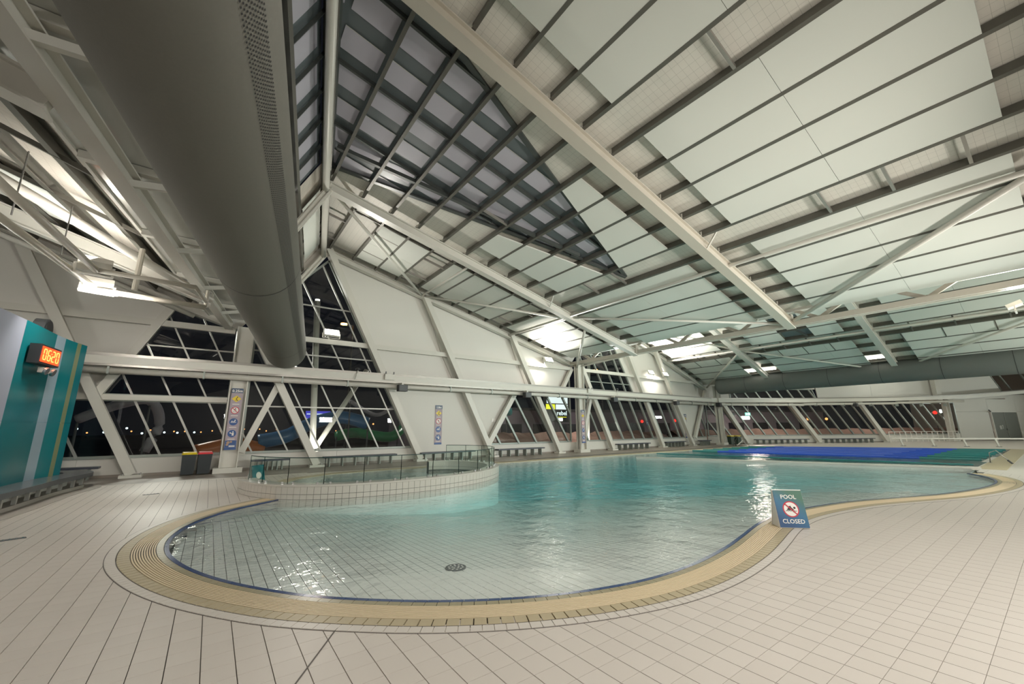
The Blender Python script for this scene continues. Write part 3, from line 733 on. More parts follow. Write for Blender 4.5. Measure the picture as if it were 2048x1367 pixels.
# ------------------------------------------------------------------ wall steel: beam, girts, columns
wbm = empty('service_beam', (0, 0, 0)); tag(wbm, 'long white box beam with a round pipe under it running along the glazed left wall', 'beam')
MB().bar((-9, 20.35, 4.12), (38.6, 20.35, 4.12), 1.15, 0.34).build('box_beam', 'white_steel', wbm)
MB().bar((-9, 20.4, 4.33), (38.6, 20.4, 4.33), 1.26, 0.10).build('top_ledge', 'bright_gal', wbm)
MB().bar((-9, 19.8, 3.96), (38.6, 19.8, 3.96), .10, .08).build('lower_lip', 'bright_gal', wbm)
MB().tube([(-9, 19.95, 3.78), (38.3, 19.95, 3.78)], 0.115, 12).build('pipe', 'white_steel', wbm, smooth=True)
src = None
for i in range(16):
    x = -3.2 + i * 2.72
    if src is None:
        src = MB().box((0, 0, 0), (0.06, 0.27, 0.30)).build('pipe_bracket', 'frame_grey', wbm); src.location = (x, 19.95, 3.8)
    else: inst(src, wbm, (x, 19.95, 3.8))
fbm = empty('service_beam', (0, 0, 0)); tag(fbm, 'long white box beam with a round pipe under it running along the far wall', 'beam')
BZ = [(-0.6, 4.12), (10, 4.16), (21, 4.36), (29.5, 4.62), (36, 5.1), (45, 5.8)]
b1, b2, b3 = MB(), MB(), MB()
for (s0, z0), (s1, z1) in zip(BZ[:-1], BZ[1:]):
    b1.bar(WF(s0, z0, .75), WF(s1, z1, .75), 1.1, .36); b2.bar(WF(s0, z0 + .2, .72), WF(s1, z1 + .2, .72), 1.2, .09)
    if s1 < 30: b3.tube([WF(s0, z0 - .36, 1.1), WF(s1, z1 - .42, 1.1)], .12, 10)
b1.build('box_beam', 'white_steel', fbm); b2.build('top_ledge', 'bright_gal', fbm); b3.build('pipe', 'white_steel', fbm)
for s in (2, 5, 8.2, 11.4, 14.6, 17.8, 21, 24, 27):
    MB().box((0, 0, 0), (.06, .26, .3)).build('pipe_bracket', 'frame_grey', fbm).location = WF(s, 3.78, 1.1)

cols = [  # (x_bottom, z_bottom, x_top, z_top, label)
    (-2.15, 0.1, -7.0, 9.9, 'white slanted steel column at the far left left of the waste bins'),
    (4.05, 0.1, 0.9, 6.2, 'white slanted steel column right of the column with the depth sign, behind the fence'),
    (9.1, 0.1, 3.72, 10.55, 'tall white slanted steel column rising to the roof peak beside the tall window'),
    (13.65, 0.1, 8.95, 9.1, 'white slanted steel column right of the first depth sign on the white wall'),
    (19.1, 0.1, 15.1, 7.6, 'white slanted steel column just left of the upright middle column'),
    (24.5, 0.1, 21.4, 6.2, 'white slanted steel column just right of the upright middle column'),
    (30.9, 0.1, 25.9, 9.7, 'white slanted steel column between the two benches near the far corner'),
    (35.55, 0.1, 30.9, 8.2, 'last white slanted steel column of the left wall beside the depth sign')]
for xb, zb, xt, zt, lab in cols:
    c = empty('slanted_column', (xb, 20.55, 0)); tag(c, lab, 'column')
    MB().bar((0, 0, zb), (xt - xb, 0, zt), 0.30, 0.30, (1, 0, 0)).build('shaft', 'white_steel', c)
    MB().box((0, 0, .05), (.62, .5, .1)).build('base_plate', 'white_steel', c)
    bl = MB()
    for i in (-1, 1):
        for j in (-1, 1): bl.box((i * .24, j * .18, .12), (.04, .04, .05))
    bl.build('bolts', 'steel', c)
braces = [((1.12, .75), (2.3, 3.9), 'short white diagonal strut leaning right beside the depth sign column', .24), ((13.4, .66), (15.75, 4.3), 'white diagonal strut leaning right at the left edge of the middle windows', .3),
          ((19.65, 4.35), (20.62, 5.85), 'short white diagonal strut above the beam left of the middle column', .24), ((21.45, .66), (22.5, 3.9), 'short white diagonal strut right of the middle column below the beam', .24),
          ((36.3, .66), (39.0, 5.2), 'white diagonal strut leaning right beside the corner column', .32), ((-3.5, 2.95), (-1.7, 6.9), 'white diagonal strut along the sloping edge of the upper left window', .28)]
for (xa, za), (xb, zb), lab, w_ in braces:
    c = empty('diagonal_strut', (xa, 20.72, za)); tag(c, lab, 'strut')
    MB().bar((0, 0, 0), (xb - xa, 0, zb - za), .22, w_, (1, 0, 0)).build('shaft', 'white_steel', c)
    MB().box((0, 0, 0), (w_ * 1.3, .05, .2)).build('end_plate', 'white_steel', c)
def upright(x, y, w_, d_, h_, lab, bp=True, rz=0):
    c = empty('steel_column', (x, y, 0), rz); tag(c, lab, 'column')
    MB().box((0, 0, h_ / 2 + .1), (w_, d_ * .12, h_ - .2)).build('web', 'white_steel', c)
    MB().box((-w_ / 2 + .02, 0, h_ / 2 + .1), (.04, d_, h_ - .2)).build('flange', 'white_steel', c)
    MB().box((w_ / 2 - .02, 0, h_ / 2 + .1), (.04, d_, h_ - .2)).build('flange', 'white_steel', c)
    MB().box((0, 0, .1), (w_ + .35, d_ + .25, .2)).build('base_plate', 'white_steel', c)
    return c
upright(0.72, 20.35, .62, .42, 6.0, 'broad white steel column carrying the 0.25m depth sign')
upright(21.0, 20.35, .58, .42, 6.35, 'upright white steel column in the middle of the glazed wall')
upright(39.0, 19.6, .5, .5, 5.5, 'upright white steel column in the far corner beside the bin')
fc_ = upright(*WF(27.95, 0, .5)[:2], .5, .4, 4.5, 'white column at the right end of the far windows', rz=math.atan2(FD.y, FD.x))
for st_, sb, zt in ((1.6, 4.0, 4.0), (9.0, 11.9, 4.1), (17.2, 19.8, 4.2)):
    c = empty('slanted_column', WF(sb, 0, .45)); tag(c, {4.0: 'white slanted column of the far wall nearest the corner, behind the pool ladder', 11.9: 'second white slanted column of the far wall counted from the corner', 19.8: 'white slanted column of the far wall left of the white crowd barrier'}[sb], 'column')
    MB().bar((0, 0, .1), FD * (st_ - sb) + Vector((0, 0, zt)), .32, .34, tuple(FD)).build('shaft', 'white_steel', c)
    MB().box((0, 0, .05), (.6, .5, .1)).build('base_plate', 'white_steel', c)
cu = empty('steel_column', WF(27.3, 4.3, .4)); tag(cu, 'short white column above the far beam on the white wall', 'column')
MB().box((0, 0, 1.7), (.55, .45, 3.4), math.atan2(FD.y, FD.x)).build('shaft', 'white_steel', cu); MB().box((0, 0, .1), (.8, .6, .06)).build('base_plate', 'white_steel', cu)
gt = empty('wall_girt', (0, 0, 0)); tag(gt, 'upper white level rail crossing the glazed wall above the beam', 'beam')
for a, b_ in ((-9, 0.35), (1.1, 20.65), (21.4, 38.5)):
    MB().bar((a, 20.72, 5.85), (b_, 20.72, 5.85), .16, .24).build('rail', 'white_steel', gt)
gt2 = MB().bar((-9, 20.72, 2.88), (0.4, 20.72, 2.88), .16, .2).build('wall_girt', 'white_steel'); tag(gt2, 'lower white level rail left of the column with the depth sign', 'beam')

# ------------------------------------------------------------------ roof geometry
M1 = 0.25; Z1 = 6.3; XV = 20.6
def p1(x, y, d=0.0): return Vector((x, y, Z1 + M1 * (XV - x) + d))
def ridge_x(y): return 3.54 + (y - 20.87) * 0.195
def v0_x(y): return 0.39 + (y - 21.03) * 0.1615
Z0 = 6.10
M3 = 0.348; XV3 = 38.9; Z3 = 5.46
def p3(x, y, d=0.0): return Vector((x, y, Z3 + M3 * (XV3 - x) + d))
R2X = 24.2
def pm(x, y, d=0.0): return Vector((x, y, 5.06 - .335 * x + .058 * y + d))
NY = -9.5; FY = 21.15
ceil_ = empty('ceiling', (0, 0, 0)); ceil_['kind'] = 'structure'
def sheet(pts, m, name='foil_sheet', par=ceil_):
    mb = MB(); k = len(pts); mb.add(pts, [tuple(range(k))]); return mb.build(name, m, par, fixn=False)
# skylight triangle in the near roof: ridge (y 6.5) - tip - ridge (y 14.3)
TIP = (13.95, 10.45); SA = (ridge_x(6.3), 6.3); SB = (ridge_x(14.35), 14.35)
def sky_hi(x):  # upper (far) edge y at x
    return SB[1] + (TIP[1] - SB[1]) * (x - SB[0]) / (TIP[0] - SB[0])
def sky_lo(x): return SA[1] + (TIP[1] - SA[1]) * (x - SA[0]) / (TIP[0] - SA[0])
LOWX = 19.95
FT = 0.26
sheet([p1(ridge_x(NY), NY, FT), p1(LOWX, NY, FT), p1(LOWX, TIP[1], FT), p1(*TIP, FT), p1(*SA, FT)], 'foil')
sheet([p1(*SB, FT), p1(*TIP, FT), p1(LOWX, TIP[1], FT), p1(LOWX, FY, FT), p1(ridge_x(FY), FY, FT)], 'foil')
# steep side P0 from valley V0 up to ridge R1
def p0(t, y, d=0.0):   # t 0 at valley .. 1 at ridge
    a = Vector((v0_x(y) + .75, y, Z0 + .35)); b_ = p1(ridge_x(y), y); v = a.lerp(b_, t); return v + Vector((-.8, 0, .5)).normalized() * d
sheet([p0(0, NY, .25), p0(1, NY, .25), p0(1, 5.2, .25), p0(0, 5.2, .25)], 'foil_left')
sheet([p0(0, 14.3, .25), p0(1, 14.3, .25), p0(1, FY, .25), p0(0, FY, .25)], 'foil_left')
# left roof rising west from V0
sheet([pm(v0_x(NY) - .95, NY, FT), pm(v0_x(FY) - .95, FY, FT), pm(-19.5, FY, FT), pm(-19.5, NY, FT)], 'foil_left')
# steep P2 and low pitch P3, east roof
sheet([(21.35, NY, 6.85), (21.35, FY, 6.85), p3(R2X, FY, FT), p3(R2X, NY, FT)], 'foil')
sheet([p3(R2X, NY, FT), p3(XV3, NY, FT), p3(XV3, FY, FT), p3(R2X, FY, FT)], 'foil')
sheet([p3(XV3, NY, FT), (96, NY, 14), (96, FY, 14), p3(XV3, FY, FT)], 'white_wall', 'roof_sheet')
# roof skin above everything (seals the hall)
def skin(par, pts): sheet(pts, 'dark_grey', 'roof_skin', par)
cap = [(-20.0, 12.95), (0.45, 6.12), (3.54, 10.56), (20.75, 6.28), (24.2, 10.58), (38.95, 5.44)]
for (xa, za), (xb, zb) in zip(cap[:-1], cap[1:]):
    panel(wall_l, WL, [(xa, za - .14), (xb, zb - .14), (xb, zb + .62), (xa, za + .62)], 'top_flashing', d=.02)
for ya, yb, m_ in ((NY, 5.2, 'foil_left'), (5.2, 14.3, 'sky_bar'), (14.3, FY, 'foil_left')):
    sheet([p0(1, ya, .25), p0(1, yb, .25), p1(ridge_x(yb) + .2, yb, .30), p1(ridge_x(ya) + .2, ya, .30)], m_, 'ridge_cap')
# ---- purlins
PX = [2.55 + 1.165 * k for k in range(15)]
def cee(a, b_, h=0.22, w=0.10, upv=(0, 0, 1)):
    m_ = MB(); a = Vector(a); b_ = Vector(b_); d = (b_ - a).normalized(); u = Vector(upv); r = d.cross(u).normalized(); u = r.cross(d).normalized()
    m_.bar(a + u * .006, b_ + u * .006, w, .012, upv); m_.bar(a + u * (h - .006), b_ + u * (h - .006), w, .012, upv)
    m_.bar(a + u * (h / 2) - r * (w / 2 - .006), b_ + u * (h / 2) - r * (w / 2 - .006), .012, h - .02, upv); return m_
N1 = (M1, 0, 1)
for k, x in enumerate(PX):
    for ya, yb in ((NY, 6.52), (6.88, 14.82), (15.18, 20.6)):
        # stop at the ridge when the purlin meets it
        yr = 20.87 + (x - 3.54) / .195
        yb2 = min(yb, yr - .15)
        if yb2 - ya < .3: continue
        cee(p1(x, ya), p1(x, yb2), .23, .10, N1).build('purlin', 'purlin', ceil_)
# ---- acoustic panels between the purlins
def pan(x0, x1, y0, y1, fn=p1, d=.01, w=0.04, cut=None):
    poly = [(x0 + w, y0), (x1 - w, y0), (x1 - w, y1), (x0 + w, y1)]
    if cut: poly = clip(poly, *cut)
    if len(poly) < 3: return
    m_ = MB(); k = len(poly); P = [fn(x, y, d) for x, y in poly]; Q = [fn(x, y, d + .05) for x, y in poly]
    m_.add(P + Q, [tuple(range(k)), tuple(range(2 * k - 1, k - 1, -1))] + [(i, (i + 1) % k, (i + 1) % k + k, i + k) for i in range(k)])
    m_.build('acoustic_panel', 'panel', ceil_)
gaps = list(zip(PX[:-1], PX[1:])) + [(PX[-1], 19.95)]
for k, (a, b_) in enumerate(gaps):
    if k in (4, 9): continue
    # near bay
    if k >= 1:
        pan(a, b_, -.3, 2.55); pan(a, b_, 2.56, 5.43); pan(a, b_, -6.9, -3.6) ; pan(a, b_, -3.59, -2.2)
    # middle bay beside the skylight
    if 4 < k < 9:
        lo = sky_lo((a + b_) / 2); hi = sky_hi((a + b_) / 2)
    if k >= 5:
        cut_lo = (-(TIP[1] - SA[1]) / (TIP[0] - SA[0]), 1, SA[1] - (TIP[1] - SA[1]) / (TIP[0] - SA[0]) * SA[0] - .12)
        if a < TIP[0] - 1: pan(a, b_, 7.77, 13.8, cut=cut_lo)
        else: pan(a, b_, 7.77, 10.8); pan(a, b_, 10.81, 13.8)
    if 5 <= k and a < TIP[0] - 1:
        c2 = ((TIP[1] - SB[1]) / (TIP[0] - SB[0]), -1, -(SB[1] - (TIP[1] - SB[1]) / (TIP[0] - SB[0]) * SB[0]) - .15)
        pan(a, b_, 7.77, 13.8, cut=c2)
    # bay by the wall
    if k >= 2 : pan(a, b_, 16.1, 18.0); pan(a, b_, 18.01, 20.0)
# bridging bars across the open bays
for (a, b_, ys) in ((PX[4], PX[5], (3.0, .2, 11.6, 17.0, 19.0)), (PX[9], PX[10], (3.1, .3, 1.7, 10.6, 12.2, 17.2, 19.2)), (PX[2], PX[3], (17.0, 19.0)), (PX[0], PX[1], (17.3, 19.3))):
    for y in ys:
        MB().bar(p1(a, y, .05), p1(b_, y, .05), .07, .09, N1).build('bridging_bar', 'bright_gal', ceil_)
# trimmer steel around the open squares near the wall
for y in (16.05, 20.0):
    MB().bar(p1(PX[1], y, .04), p1(PX[13], y, .04), .05, .07, N1).build('panel_trim', 'purlin', ceil_)
# ---- skylight
sky = empty('skylight', (0, 0, 0)); tag(sky, 'dark glazed triangular skylight either side of the roof ridge', None, None, 'structure')
def skycell(x0, x1, y0, y1, m_, nm, d, fn=p1):
    poly = [(x0, y0), (x1, y0), (x1, y1), (x0, y1)]
    if fn is p1:
        poly = clip(poly, (TIP[1] - SA[1]) / (TIP[0] - SA[0]), -1, -(SA[1] - (TIP[1] - SA[1]) / (TIP[0] - SA[0]) * SA[0]))
        if len(poly) > 2: poly = clip(poly, -(TIP[1] - SB[1]) / (TIP[0] - SB[0]), 1, SB[1] - (TIP[1] - SB[1]) / (TIP[0] - SB[0]) * SB[0])
        if len(poly) > 2: poly = clip(poly, -1, .195, -(3.54 - 20.87 * .195) )
    if len(poly) < 3: return
    m = MB(); m.add([fn(x, y, d) for x, y in poly], [tuple(range(len(poly)))]); m.build(nm, m_, sky, fixn=False)
yy = 6.4; yl = []
while yy < 14.4: yl.append(yy); yy += 1.16
xe = [-1.0, 1.385] + PX[:11]
for a, b_ in zip(xe[:-1], xe[1:]):
    for y in yl:
        skycell(a, b_, y, y + 1.16, 'sky_pane_b', 'dark_pane', .34)
        skycell(a + .10, b_ - .06, y + .10, y + .78, 'sky_pane', 'light_pane', .31)
        skycell(a + .10, b_ - .06, y + .075, y + .095, 'white_steel', 'pane_edge', .30)
for y in yl[1::2]:
    # secondary bars run down the slope
    xa = max(ridge_x(y), SA[0] if y < 6.5 else -9)
    xb = min(TIP[0], TIP[0] - abs(y - TIP[1]) / (TIP[1] - (SA[1] if y < TIP[1] else 2 * TIP[1] - SB[1])) * (TIP[0] - SA[0]))
    if xb - xa > .6: MB().bar(p1(xa, y, .285), p1(xb, y, .24), .07, .12, N1).build('glazing_bar', 'sky_bar', sky)
for a, b_ in ((SA, TIP), (TIP, SB)):
    MB().bar(p1(*a, .24), p1(*b_, .24), .16, .08, N1).build('edge_trim', 'sky_bar', sky)
MB().bar(p1(*TIP, .2), p1(TIP[0] - 2.6, TIP[1] + .75, .2), .1, .1, N1).build('edge_trim', 'sky_bar', sky)
# middle gutter-like double bar
MB().bar(p1(ridge_x(13.0) + .3, 13.0, .12), p1(11.5, 10.85, .12), .12, .14, N1).build('glazing_bar', 'sky_bar', sky)
# steep side panes
for i in range(8):
    y0 = 5.2 + i * 1.14
    for j in range(3):
        t0, t1_ = j / 3, (j + 1) / 3
        m = MB(); m.add([p0(t0, y0, .3), p0(t1_, y0, .3), p0(t1_, y0 + 1.14, .3), p0(t0, y0 + 1.14, .3)], [(0, 1, 2, 3)]); m.build('dark_pane', 'sky_pane_b', sky, fixn=False)
        m = MB(); m.add([p0(t0 + .05, y0 + .16, .26), p0(t1_ - .05, y0 + .16, .26), p0(t1_ - .05, y0 + .86, .26), p0(t0 + .05, y0 + .86, .26)], [(0, 1, 2, 3)]); m.build('light_pane', 'sky_pane', sky, fixn=False)
for j in (1, 2): MB().bar(p0(j / 3, 5.2, .12), p0(j / 3, 20.8, .12), .12, .2, (-.8, 0, .5)).build('purlin', 'purlin', ceil_)
for i in range(1, 8): MB().bar(p0(0, 5.2 + i * 1.14, .2), p0(1, 5.2 + i * 1.14, .2), .05, .08, (-.8, 0, .5)).build('glazing_bar', 'sky_bar', sky)
for y in (15.8, 16.9, 18.2, 19.4): MB().bar(p0(0, y, .15), p0(1, y, .15), .05, .08, (-.8, 0, .5)).build('panel_trim', 'purlin', ceil_)
for j in range(3):
    m = MB(); t0, t1_ = j / 3, (j + 1) / 3; m.add([p0(t0 + .05, 15.4, .1), p0(t1_ - .05, 15.4, .1), p0(t1_ - .05, 20.0, .1), p0(t0 + .05, 20.0, .1)], [(0, 1, 2, 3)]); m.build('acoustic_panel', 'panel', ceil_, fixn=False)
# ridge strip
MB().bar(p1(ridge_x(NY), NY, .05), p1(ridge_x(20.8), 20.8, .05), .30, .22).build('ridge_beam', 'purlin', ceil_)
# ---- rafters
def rafter(pa, pb, w, h, lab, m='white_steel', nm='roof_rafter', flange=True):
    o = empty(nm, pa); tag(o, lab, 'rafter'); d = Vector(pb) - Vector(pa)
    MB().bar((0, 0, 0), d, w * .55, h - .06).build('web', m, o)
    MB().bar((0, 0, -h / 2 + .02), d + Vector((0, 0, -h / 2 + .02)), w, .04).build('bottom_flange', m, o)
    MB().bar((0, 0, h / 2 - .02), d + Vector((0, 0, h / 2 - .02)), w, .04).build('top_flange', m, o)
    return o
rafter(p1(ridge_x(6.62), 6.62, -.2), p1(20.5, 6.62, -.2), .36, .36, 'near big white rafter crossing the right half of the ceiling', 'warm_steel')
rafter(p1(ridge_x(15.0), 15.0, -.2), p1(20.5, 15.0, -.2), .34, .36, 'second white rafter, from the ridge behind the skylight down to the truss')
rafter(p1(ridge_x(20.6), 20.7, -.14), p1(20.7, 20.7, -.14), .34, .28, 'white edge rafter along the top of the glazed wall')
rafter(p0(0, 15.0, -.25), p0(1, 15.0, -.25), .3, .34, 'short steep white rafter left of the ridge behind the grey duct')
rafter(p0(0, 20.7, -.2), p0(1, 20.7, -.2), .3, .34, 'short steep white edge rafter over the tall window')
o = MB().tube([p0(0, 6.7, -.1), p0(1, 6.7, -.1)], .13, 10).build('steep_strut', 'white_steel', None, smooth=True); tag(o, 'round white strut at the very top beside the duct, left of the ridge', 'strut')
for y, lab in ((14.4, 'white rafter of the far roof seen under the left part of the truss'), (6.35, 'white rafter of the far roof seen under the right part of the truss')):
    rafter(p3(R2X + .4, y, -.2), p3(XV3 - .1, y, -.2), .34, .34, lab)
rafter(p3(R2X + .2, 20.7, -.14), p3(XV3 - .1, 20.7, -.14), .34, .28, 'white edge rafter of the far roof along the glazed wall')
# cleats where purlins sit on the near rafters
cl = MB().box((0, 0, 0), (.012, .05, .15)).build('purlin_cleat', 'white_steel', ceil_); cl.location = p1(PX[0] - .05, 6.45, .08)
for x in PX[1:]:
    inst(cl, ceil_, p1(x - .05, 6.45, .08)); inst(cl, ceil_, p1(x - .05, 15.25, .08))
# ---- bracing tubes
def brace(a, b_, r, lab, nm='roof_brace', m='white_steel'):
    o = MB().tube([a, b_], r, 10).build(nm, m, None, smooth=True); tag(o, lab, 'brace'); return o
brace(p1(ridge_x(20.6) + .02, 20.6, -.42), p1(ridge_x(-3), -3, -.42), .12, 'long round white tube under the ridge rising over the skylight')
brace(p1(20.3, 6.4, -.1), p1(14.9, -.8, -.1), .085, 'round white diagonal brace at the right running up from the end of the near rafter')
brace(p1(8.76, 20.5, -.2), p1(2.75, 15.2, -.2), .07, 'white diagonal brace from the ridge down to the first wall node')
brace(p1(8.76, 20.5, -.2), p1(8.8, 15.2, -.2), .06, 'short white brace from the first wall node across to the second rafter')
brace(p1(8.76, 20.5, -.2), p1(15.0, 15.2, -.2), .06, 'long thin white brace from the first wall node toward the truss')
brace(p1(15.1, 15.0, -.15), p1(20.3, 6.9, -.15), .06, 'thin white diagonal brace between the second rafter and the near rafter')
brace(p1(14.95, 20.6, -.12), p1(14.95, -9, -.12), .075, 'long white tube crossing both rafters parallel with the purlins')
brace(p3(32.7, 20.6, -.1), p3(32.7, -9, -.1), .09, 'long white tube under the far roof parallel with the truss')
brace(p3(32.7, 14.2, -.15), p3(38.6, 20.3, -.15), .08, 'white brace of the far roof running down to the corner column')
brace(p3(32.7, 14.2, -.15), p3(38.4, 6.8, -.15), .06, 'white brace of the far roof running from the tube to the far duct')
brace(p3(32.7, 14.2, -.15), p3(26.5, 20.0, -.15), .06, 'white brace of the far roof rising left behind the truss')
brace(p3(38.4, 6.6, -.15), p3(32.8, -1.5, -.15), .07, 'white brace of the far roof at the right edge')
brace((20.75, 20.3, 5.9), p1(16.4, 15.3, -.3), .075, 'white raking prop rising from the middle column top to the second rafter')
for y0, x0_ in ((6.7, 13.4), (15.0, 13.4)):
    a = p1(x0_, y0 - .15, -.3); o = MB().bar(a, p1(x0_ - .25, y0 - .75, .12), .05, .05).build('fly_brace', 'white_steel'); tag(o, 'short white fly brace on the %s white rafter' % ('near' if y0 < 10 else 'second'), 'brace')
# ---- valley gutter and truss at V1
vt = empty('valley_truss', (20.6, 20.8, 6.1)); tag(vt, 'long white valley truss carrying the lower ends of both rafters', 'truss')
MB().bar((-.13, 0, 0.08), (-.13, -30.3, 0.08), .17, .22).build('bottom_chord', 'warm_steel', vt)
MB().bar((.13, 0, 0.08), (.13, -30.3, 0.08), .17, .22).build('bottom_chord', 'warm_steel', vt)
MB().bar((0, 0, 0.70), (0, -30.3, 0.70), .34, .14).build('top_chord', 'white_steel', vt)
MB().bar((.15, 0, 0.84), (.15, -30.3, 0.84), 1.7, .12).build('gutter_soffit', 'white_steel', vt)
wb_ = None
for i in range(9):
    y = -1.2 - i * 3.3
    for a, b_ in (((0, y, .66), (0, y - .85, .16)), ((0, y - .85, .16), (0, y - 1.7, .66))):
        MB().bar(a, b_, .14, .12, (1, 0, 0)).build('web_member', 'warm_steel', vt)
    MB().box((0, y - .85, .12), (.38, .26, .18)).build('node_plate', 'warm_steel', vt)
for y in (-5.8, -14.1):
    MB().box((-.2, y, .25), (.26, .4, .5)).build('end_cleat', 'warm_steel', vt)
vt2 = MB().tube([(20.8, 19.9, 5.95), (20.4, 15.0, 6.08)], .06, 8).build('lamp_arm', 'white_steel'); tag(vt2, 'white tube running from the middle column to the truss', 'tube')
# ---- far roof purlins and panels
P3X = [37.2 - 1.175 * k for k in range(11)]
N3 = (M3, 0, 1)
for k, x in enumerate(P3X):
    for ya, yb in ((NY, 6.15), (6.55, 14.2), (14.6, 20.6)):
        cee(p3(x, ya), p3(x, yb), .24, .10, N3).build('purlin', 'purlin', ceil_)
SKY3 = lambda x, y: (28.0 < x < 32.6) and abs(y - 9.9) < 1.7 - (x - 28) * .3
g3 = list(zip(P3X[1:], P3X[:-1])) + [(P3X[0], 38.5)]
for k, (a, b_) in enumerate(g3):
    if abs((a + b_) / 2 - 33.1) < .5: continue
    for ya, yb in ((-7, -2.6), (-.6, 2.3), (2.31, 5.15), (7.6, 9.2), (11.0, 13.2), (15.6, 17.8), (17.81, 20.0)):
        pan(a, b_, ya, yb, p3)
    if a > 31.8 or a < 28.2: pan(a, b_, 9.21, 10.99, p3)
for y in (-1.2, .8, 2.8, 4.6, 8.2, 9.8, 11.4, 12.8, 16.2, 18.0):
    MB().bar(p3(P3X[4], y, .03), p3(P3X[3], y, .03), .06, .09, N3).build('bridging_bar', 'purlin', ceil_)
    MB().bar(p3(P3X[3], y + .6, .03), p3(P3X[2], y + .6, .03), .05, .07, N3).build('bridging_bar', 'purlin', ceil_)
sk3 = empty('skylight', (0, 0, 0)); tag(sk3, 'small dark tip of a second skylight in the far roof behind the truss', None, None, 'structure')
for a, b_ in zip(P3X[8:4:-1], P3X[7:3:-1]):
    m = MB(); m.add([p3(a + .08, 9.25, .2), p3(b_ - .08, 9.25, .2), p3(b_ - .08, 10.95, .2), p3(a + .08, 10.95, .2)], [(0, 1, 2, 3)]); m.build('dark_pane', 'sky_pane_b', sk3, fixn=False)
MB().bar(p3(28.2, 11.0, .1), p3(32.6, 9.6, .1), .09, .1, N3).build('glazing_bar', 'sky_bar', sk3)
# ---- left roof: gutter, purlins, rafters
vg = empty('valley_gutter', (0, 0, 0)); tag(vg, 'broad glossy white valley gutter soffit left of the grey duct', 'gutter')
y0, y1 = NY, 20.9
ga = [Vector((v0_x(y0) - .95, y0, 6.42)), Vector((v0_x(y1) - .95, y1, 6.42)), Vector((v0_x(y1) + .85, y1, 6.42)), Vector((v0_x(y0) + .85, y0, 6.42))]
m = MB(); m.add(ga + [v + Vector((0, 0, .05)) for v in ga], [(0, 1, 2, 3), (7, 6, 5, 4), (0, 4, 5, 1), (1, 5, 6, 2), (2, 6, 7, 3), (3, 7, 4, 0)]); m.build('soffit', 'gloss_white', vg)
MB().ibeam((v0_x(y0) - .22, y0, 6.05), (v0_x(y1) - .22, y1, 6.05), .26, .34, .03).build('beam', 'white_steel', vg)
for y in (6.2, 9.3, 12.4, 15.4, 18.5):
    MB().bar((v0_x(y) - .9, y, 6.34), (v0_x(y) + .8, y, 6.34), .14, .14).build('cross_bracket', 'white_steel', vg)
    MB().bar((v0_x(y) - .22, y, 6.05), (v0_x(y) + .7, y + .3, 6.35), .1, .12).build('cross_bracket', 'white_steel', vg)
MB().bar((v0_x(y0) - .95, y0, 6.62), (v0_x(y1) - .95, y1, 6.62), .06, .5).build('side_lip', 'white_steel', vg)
dv = Vector((.1615, 1, 0)).normalized()
for k in range(12):
    o_ = 1.55 + 1.12 * k
    a = pm(v0_x(NY) - o_, NY); b_ = pm(v0_x(20.5) - o_, 20.5)
    cee(a, b_, .24, .16, (.335, -.058, 1)).build('purlin', 'purlin', ceil_)
for y in (4.5, 7.4, 10.3, 13.1, 17.6):
    MB().bar(pm(v0_x(y) - 1.0, y, .04), pm(v0_x(y) - 13, y - 1.8, .04), .06, .09, (.335, -.058, 1)).build('bridging_bar', 'purlin', ceil_)
for k in range(1, 9):
    for ya, yb in ((12.9, 15.4),):
        o_ = 1.55 + 1.12 * k
        P = [pm(v0_x(ya) - o_ - 1.04, ya, .04), pm(v0_x(ya) - o_ - .08, ya, .04), pm(v0_x(yb) - o_ - .08, yb, .04), pm(v0_x(yb) - o_ - 1.04, yb, .04)]
        m = MB(); m.add(P, [(0, 1, 2, 3)]); m.build('acoustic_panel', 'panel', ceil_, fixn=False)
rafter(pm(-.5, 15.9, -.3), pm(-15, 15.9, -.3), .30, .42, 'deep white rafter running up to the left from the valley gutter')
rafter(pm(.2, 20.7, -.12), pm(-15, 20.7, -.12), .3, .28, 'white edge rafter over the white wall at the far left')
rafter(pm(-2.2, 7.2, -.3), pm(-15, 7.2, -.3), .30, .42, 'deep white rafter in the top left corner')
brace(pm(-.5, 15.7, -.35), pm(-6.5, 9.8, -.35), .11, 'round white diagonal brace under the left roof above the light frame')
brace(pm(-1.1, 20.3, -.4), pm(-8, 18.0, -.5), .09, 'thin white brace against the far left wall')

